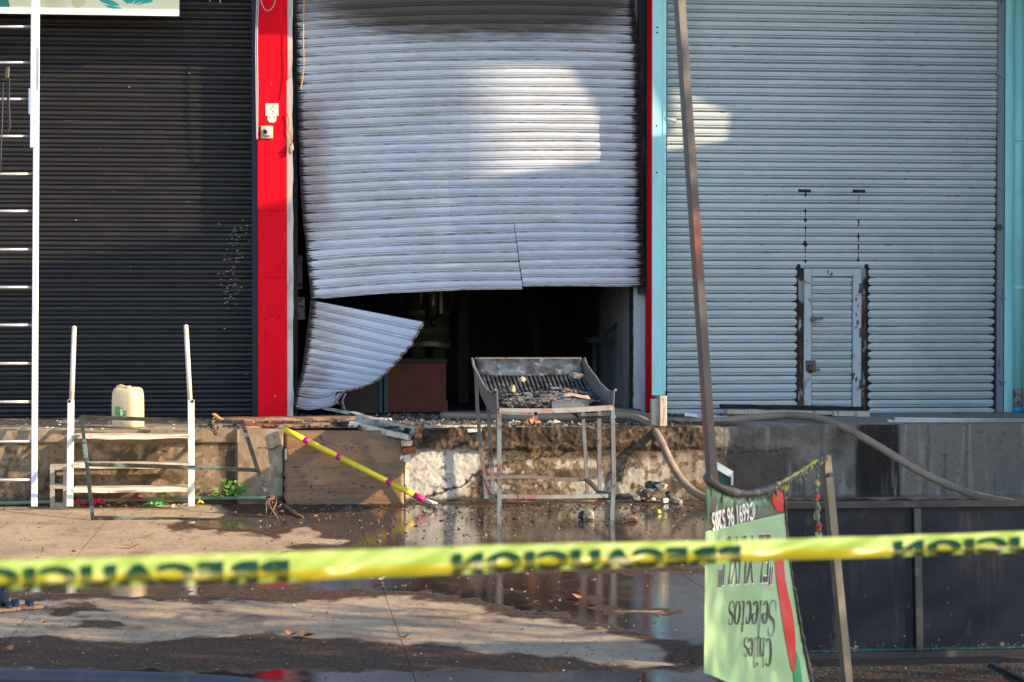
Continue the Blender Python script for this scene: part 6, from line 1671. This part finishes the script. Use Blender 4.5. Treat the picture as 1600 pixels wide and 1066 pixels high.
put_text('name_lettering', '"EL YUYU"', 'printdark', 1212, 833, 85, 80, .06, .0045, .0, -5)
# high contrast serif letters made from strokes (units: cap height 1, x height .68)
def sw(pts, thick=.085, thin=.022):
    n = len(pts); ws = []
    for i in range(n):
        a = pts[max(i - 1, 0)]; b2 = pts[min(i + 1, n - 1)]; dx, dy = b2[0] - a[0], b2[1] - a[1]; q = abs(dy) / (math.hypot(dx, dy) + 1e-9)
        ws.append(thin + (thick - thin) * q ** 2.2)
    return (pts, ws)
def serif(x, y, w=.2): return ([(x - w / 2, y), (x + w / 2, y)], .03)
XH = .66
def gl_s(h=XH, w=.36): 
    pts = []
    for i in range(25):
        q = i / 24; a = q * 2 - 1
        pts.append((w / 2 + (w * .42) * (-math.sin(a * math.pi * .98) if True else 0) * (1 - .0 * q) * -1 * -1, h * (1 - q)))
    th = [.03 + .12 * (1 - abs(i / 12. - 1)) for i in range(25)]
    # S: top terminal, left bowl, diagonal spine, right bowl, lower terminal
    p = arc(w * .5, h * .76, w * .42, h * .24, 25, 180, 10) + arc(w * .5, h * .76, w * .42, h * .24, 190, 262, 6)[0:] 
    p += arc(w * .5, h * .25, w * .46, h * .25, 78, 0, 8) + arc(w * .5, h * .25, w * .46, h * .25, -8, -158, 10)
    n = len(p); ws = [.022 + .07 * max(0, math.sin(math.pi * (i / (n - 1.)))) ** 2.2 for i in range(n)]
    return [(p, ws), ([(w * .88, h * .98), (w * .90, h * .74)], .035), ([(w * .05, h * .30), (w * .06, h * .02)], .035)], w
def gl_o(h=XH, w=.46): return [sw(arc(w / 2, h / 2, w / 2 - .05, h / 2 - .015, 0, 360, 32), .13, .025)], w
def gl_c(h=XH, w=.42): return [sw(arc(w / 2 + .02, h / 2, w / 2 - .04, h / 2 - .015, 50, 312, 28), .14, .025), ([(w * .80, h * .9), (w * .84, h * .68)], .05)], w
def gl_C(h=1., w=.62): return [sw(arc(w / 2 + .04, h / 2, w / 2 - .04, h / 2 - .015, 52, 308, 30), .16, .025), ([(w * .86, h * .98), (w * .88, h * .68)], .03), ([(w * .86, h * .02), (w * .88, h * .28)], .03)], w
def gl_e(h=XH, w=.44): return [sw(arc(w / 2, h / 2, w / 2 - .04, h / 2 - .015, 8, 320, 30), .13, .025), ([(w * .10, h * .56), (w * .93, h * .56)], .026)], w
def gl_l(h=1.04, w=.24): return [([(w / 2, .0), (w / 2, h)], .07), serif(w / 2, .015), ([(w / 2 - .1, h - .02), (w / 2 + .04, h - .02)], .03)], w
def gl_i(w=.24): return [([(w / 2, .0), (w / 2, XH)], .07), serif(w / 2, .015), ([(w / 2 - .1, XH - .02), (w / 2 + .04, XH - .02)], .03), (arc(w / 2, .92, .03, .035, 0, 360, 10), .07)], w
def gl_h(w=.54): return [([(.13, .0), (.13, 1.04)], .07), serif(.13, .015), sw([(.15, XH * .72)] + arc(.29, XH * .74, .14, XH * .24, 160, 0, 10) + [(.43, .0)], .12, .025), serif(.43, .015)], w
def gl_t(w=.30): return [sw([(.14, .86), (.14, .12)] + arc(.22, .10, .08, .09, 180, 320, 8), .11, .03), ([(.02, XH - .015), (.28, XH - .015)], .026)], w
GL = {'S': lambda: gl_s(1., .52), 's': gl_s, 'o': gl_o, 'c': gl_c, 'C': gl_C, 'e': gl_e, 'l': gl_l, 'i': gl_i, 'h': gl_h, 't': gl_t}
def word(w):
    x = 0; st = []
    for ch in w:
        g, adv = GL[ch]()
        st += [([(px + x, py) for px, py in p], ws) for p, ws in g]; x += adv + .045
    return stroke_mesh(st)
put_text('serif_word', '', 'printblack', 1214, 938, 74, 56, .02, .0035, fontmesh=word('Selectos'), shear=-4)
put_text('serif_word', '', 'printblack', 1207, 997, 44, 45, -.02, .0035, fontmesh=word('Chiles'), shear=-1)

# ================================================================ BLACK FRAMED PANELS
YC = -8.55
p0 = P(1205, 1050, YC); p1 = P(1760, 1048, YC); ptop = P(1400, 790.5, YC)
t = thing('black_framed_panel', 'large dark glazed panel in a black steel frame standing behind the banner posts', 'panel', ((p0.x + p1.x) / 2, YC, 0))
zt_ = ptop.z; xs_ = [p0.x, P(1437, 900, YC).x, P(1690, 900, YC).x]
M['blackframe'] = mat('black frame steel', (.022, .022, .026), .32, .2, [Ly((.10, .09, .085), (7, 7, 7), .56, .7, .6), Ly((.16, .06, .03), (20, 20, 20), .68, .73, .7)])
M['darkpanel'] = mat('dusty dark panel', (.007, .009, .018), .25, 0, [Ly((.014, .014, .017), (1.5, 1.5, 3), .45, .7, .8, .4), Ly((.30, .29, .27), (60, 60, 60), .715, .74, .8, .8), Ly((.03, .03, .034), (16, 16, 1.6), .56, .72, .5, .5), Ly((.16, .155, .15), (26, 26, 8), .70, .73, .6, .8), Ly((.06, .06, .06), (9, 9, 4), .66, .72, .4, .6)], bump=(30, .08, .003), spec=.12)
lean = .055
def PZ(x, z, o_=0.): return Vector((x, YC + lean * z / zt_ - o_, z))
m_ = MB(); m_.bar(PZ(xs_[0], zt_), PZ(xs_[2] + .2, zt_), .04, .03); m_.build('top_rail', 'blackframe', t, bevel=.003)
m_ = MB(); m_.bar(PZ(xs_[0], .055), PZ(xs_[2] + .2, .055), .04, .034); m_.build('bottom_rail', 'blackframe', t, bevel=.003)
for i, x in enumerate(xs_):
    m_ = MB(); m_.bar(PZ(x, .072), PZ(x, zt_ - .016), .036, .034, (0, 1, 0)); m_.build('stile', 'blackframe', t, bevel=.003)
for i in range(2):
    m_ = MB(); m_.add([PZ(xs_[i] + .018, .073, -.008), PZ(xs_[i + 1] - .018, .073, -.008), PZ(xs_[i + 1] - .018, zt_ - .016, -.008), PZ(xs_[i] + .018, zt_ - .016, -.008), PZ(xs_[i] + .018, .073, -.014), PZ(xs_[i + 1] - .018, .073, -.014), PZ(xs_[i + 1] - .018, zt_ - .016, -.014), PZ(xs_[i] + .018, zt_ - .016, -.014)], [(0, 1, 2, 3), (7, 6, 5, 4), (0, 4, 5, 1), (2, 6, 7, 3), (1, 5, 6, 2), (0, 3, 7, 4)]); m_.build('dark_pane', 'darkpanel', t)
    m_ = MB(); m_.bar(PZ(xs_[i] + .02, .082, .006), PZ(xs_[i + 1] - .02, .082, .006), .006, .012); m_.build('pane_edge', mat('teal pane edge', (.006, .045, .05), .2), t)
    m_ = MB()
    for k in range(90):
        p = PZ(random.uniform(xs_[i] + .03, xs_[i + 1] - .03), .075 + abs(random.gauss(0, .018)), .008); r = random.uniform(.001, .0035); m_.lump(p, r, k, 0)
    tag(m_.build('glass_crumbs', 'rubblegrey', t), kind='stuff')
m_ = MB(); m_.bar(P(1550, 1040, YC - .02), G(1640, 1085, .012), .03, .03); m_.build('strut', 'blackframe', t)
m_ = MB(); rd = random.Random(17)
for k in range(700):
    p = Vector((rd.uniform(p0.x, p1.x), YC - abs(rd.gauss(.05, .22)) - .03, .003)); r = rd.uniform(.002, .008); m_.lump(p, r, k, 0, (1, 1, .5))
o = m_.build('broken_glass_crumbs', mat('greenish glass crumbs', (.03, .075, .08), .15)); tag(o, kind='stuff')

# ================================================================ WARNING TAPE
def TT(px, q):            # q 0 top .. 1 lower edge
    yt = interp(px, [(-120, 880), (0, 876), (480, 861.5), (800, 851), (1160, 843.5), (1400, 837), (1600, 830), (1720, 825)])
    yb = interp(px, [(-120, 926), (0, 921), (480, 907.5), (800, 893), (1160, 879.5), (1220, 876), (1400, 870), (1600, 863), (1720, 857)])
    Y = lerp(-15.85, -14.7, (px + 120) / 1840.)
    return lerp(yt, yb, q), Y
def TW(px, q, o_=0.):
    y, Y = TT(px, q); return P(px, y + .5 * math.sin(px * .019 + 1) * q + .35 * math.sin(px * .047) * (1 - q), Y - o_ - .006 * math.sin(math.pi * min(1, max(0, q))) - .004 * math.sin(px * .03 + q * 4) - .002 * math.sin(px * .085 + q * 7))
t = thing('warning_tape', 'yellow warning tape with mirrored black lettering stretched across the whole street', 'tape', TW(800, .5))
M['tapeback'] = mat('sky tinted tape film', (.23, .34, .06), .55, 0, [Ly((.29, .38, .08), (3, 3, 3), .5, .7, .5)], trans=.35)  # greener than the lip: sky sheen and see-through light put into the colour
M['tapelip'] = mat('yellow tape film', (.30, .27, .010), .35, trans=.35)
M['tapeink'] = mat('ink tinted by backlit film', (.004, .028, .022), .9, spec=.04)  # black lettering with the green of light through the film painted in
M['tapefade'] = mat('ink seen through film', (.07, .085, .008), .5, trans=.2)
M['tapeblack'] = mat('black tape ink', (.008, .009, .007), .9, spec=.05)
m_ = MB(); m_.grid(lambda u, v: TW(lerp(-1500, 3300, u), v), 640, 8); o = m_.build('tape_film', 'tapeback', t, fix=False)
def lipq(px): return (float(interp(px, [(-120, .60), (300, .58), (520, .62), (800, .60), (1240, .52), (1400, .62), (1600, .68), (1720, .7)])), float(interp(px, [(-120, .84), (450, .86), (480, .98), (700, .98), (730, .86), (1150, .86), (1180, .99), (1380, .99), (1410, .78), (1720, .8)])))
m_ = MB(); m_.grid(lambda u, v: (lambda px: TW(px, lerp(lipq(px)[0], lipq(px)[1], v), .003 + .002 * math.sin(math.pi * v)))(lerp(-1500, 3300, u)), 420, 3); m_.build('folded_lip', 'tapelip', t, fix=False)
def tape_word(txt, xr, xl, q0, qh, mt_, o_, qmin, qmax):
    me = text_mesh(txt, 1., .06, 1., 1.22)
    xs = [v.co.x for v in me.vertices]; ys = [v.co.y for v in me.vertices]; x0, x1 = min(xs), max(xs); y0, y1 = min(ys), max(ys)
    bm = bmesh.new(); bm.from_mesh(me)
    for v in bm.verts: v.co.x = (v.co.x - x0) / (x1 - x0); v.co.y = q0 + (1 - (v.co.y - y0) / (y1 - y0)) * qh
    for co, no in (((0, qmax, 0), (0, 1, 0)), ((0, qmin, 0), (0, -1, 0))):
        bmesh.ops.bisect_plane(bm, geom=bm.verts[:] + bm.edges[:] + bm.faces[:], plane_co=co, plane_no=no, clear_outer=True)
    for v in bm.verts: v.co = TW(lerp(xr, xl, v.co.x), v.co.y, o_)
    bm.to_mesh(me); bm.free(); tag(link('lettering', me, mt_, t), kind='stuff')
for xr, xl in ((-270, -830), (452, -100), (1158, 709), (1840, 1398), (2560, 2090)):
    tape_word('PRECAUCION', xr, xl, .24, .78, 'tapeink', .0062, .1, lipq((xr + xl) / 2)[0] + .02)
    tape_word('PRECAUCION', xr, xl, .24, .78, 'tapefade', .0062, lipq((xr + xl) / 2)[0] + .02, .84)
    tape_word('PRECAUCION', xr, xl, .24, .78, 'tapeblack', .0062, .84, .995)

# ================================================================ UNSEEN SUN BLOCKER ADDED AT THE RIGHT TO SHAPE THE SUN PATCHES
nb = thing('added_sun_blocker', 'added unseen sun blocker right of the frame, shaping the sun patches', 'sun blocker', (XN + .5, 0, 0))
for nm, poly in BLOCKER_POLYS:
    m_ = MB(); m_.prism([(XN, y, z) for y, z in poly], (BLOCKER_T, 0, 0)); m_.build(nm, 'plaster', nb)

# unseen panel added far right: its soft shadow ends the sun patch on the burnt shutter
k_ = (30 - 8.2) / .83
bb = thing('far_shadow_panel', 'added unseen shadow panel far off to the right of the frame', 'billboard', (30, -13, 0))
m_ = MB(); ys0, ys1, zs0, zs1 = -1.22 - .4 * k_, -2.2 - .4 * k_, 5.4 + .39 * k_, 8.0 + .39 * k_
m_.box((30, ys1, zs0), (30.3, ys0, zs1)); m_.build('shadow_panel', 'signwhite', bb)
m_ = MB(); m_.tube([(30.15, (ys0 + ys1) / 2, 0), (30.15, (ys0 + ys1) / 2, zs0)], .28, 14); m_.build('mast', 'greysteel', bb)

# street tree to the right of the camera's view, dappling the near street
tr = thing('street_tree', 'leafy street tree on the right beyond the picture edge', 'tree', (TREE[0], TREE[1], 0))
m_ = MB(); m_.tube([(TREE[0], TREE[1], 0), (TREE[0] + .05, TREE[1], 1.2), (TREE[0] - .05, TREE[1] + .1, TREE[2])], [.17, .13, .08], 10); m_.build('trunk', 'plank', tr)
rd = random.Random(77)
m_ = MB()
for k in range(14):
    e = Vector((TREE[0] + rd.uniform(-1.6, 1.6), TREE[1] + rd.uniform(-1.6, 1.6), TREE[2] + rd.uniform(-.6, 1.7)))
    m_.tube([(TREE[0], TREE[1], TREE[2] - rd.uniform(.0, .9)), lerp(Vector((TREE[0], TREE[1], TREE[2])), e, .6) + Vector((0, 0, .1)), e], [.06, .03, .012], 6)
m_.build('limbs', 'plank', tr)
m_ = MB()
for k in range(TREE_N):
    c = Vector((rd.gauss(0, 1), rd.gauss(0, 1), rd.gauss(0, 1))); c = c.normalized() * (rd.random() ** .45)
    c = Vector((TREE[0] + c.x * TREE_R * .8, TREE[1] + c.y * TREE_R, TREE[2] + .4 + c.z * TREE_R * .85))
    if vnoise(np.array([c.x * 1.6 + c.z]), np.array([c.y * 1.6 - c.z]), 91)[0] < .36: continue
    R = Euler((rd.uniform(0, 6), rd.uniform(0, 6), rd.uniform(0, 6))).to_matrix(); l = rd.uniform(.06, .12)
    m_.add([c + R @ Vector((-l, 0, 0)), c + R @ Vector((0, l * .45, .01)), c + R @ Vector((l, 0, 0)), c + R @ Vector((0, -l * .45, .01))], [(0, 1, 2, 3)])
o = m_.build('crown', 'leafgreen', tr, fix=False); tag(o, kind='stuff')
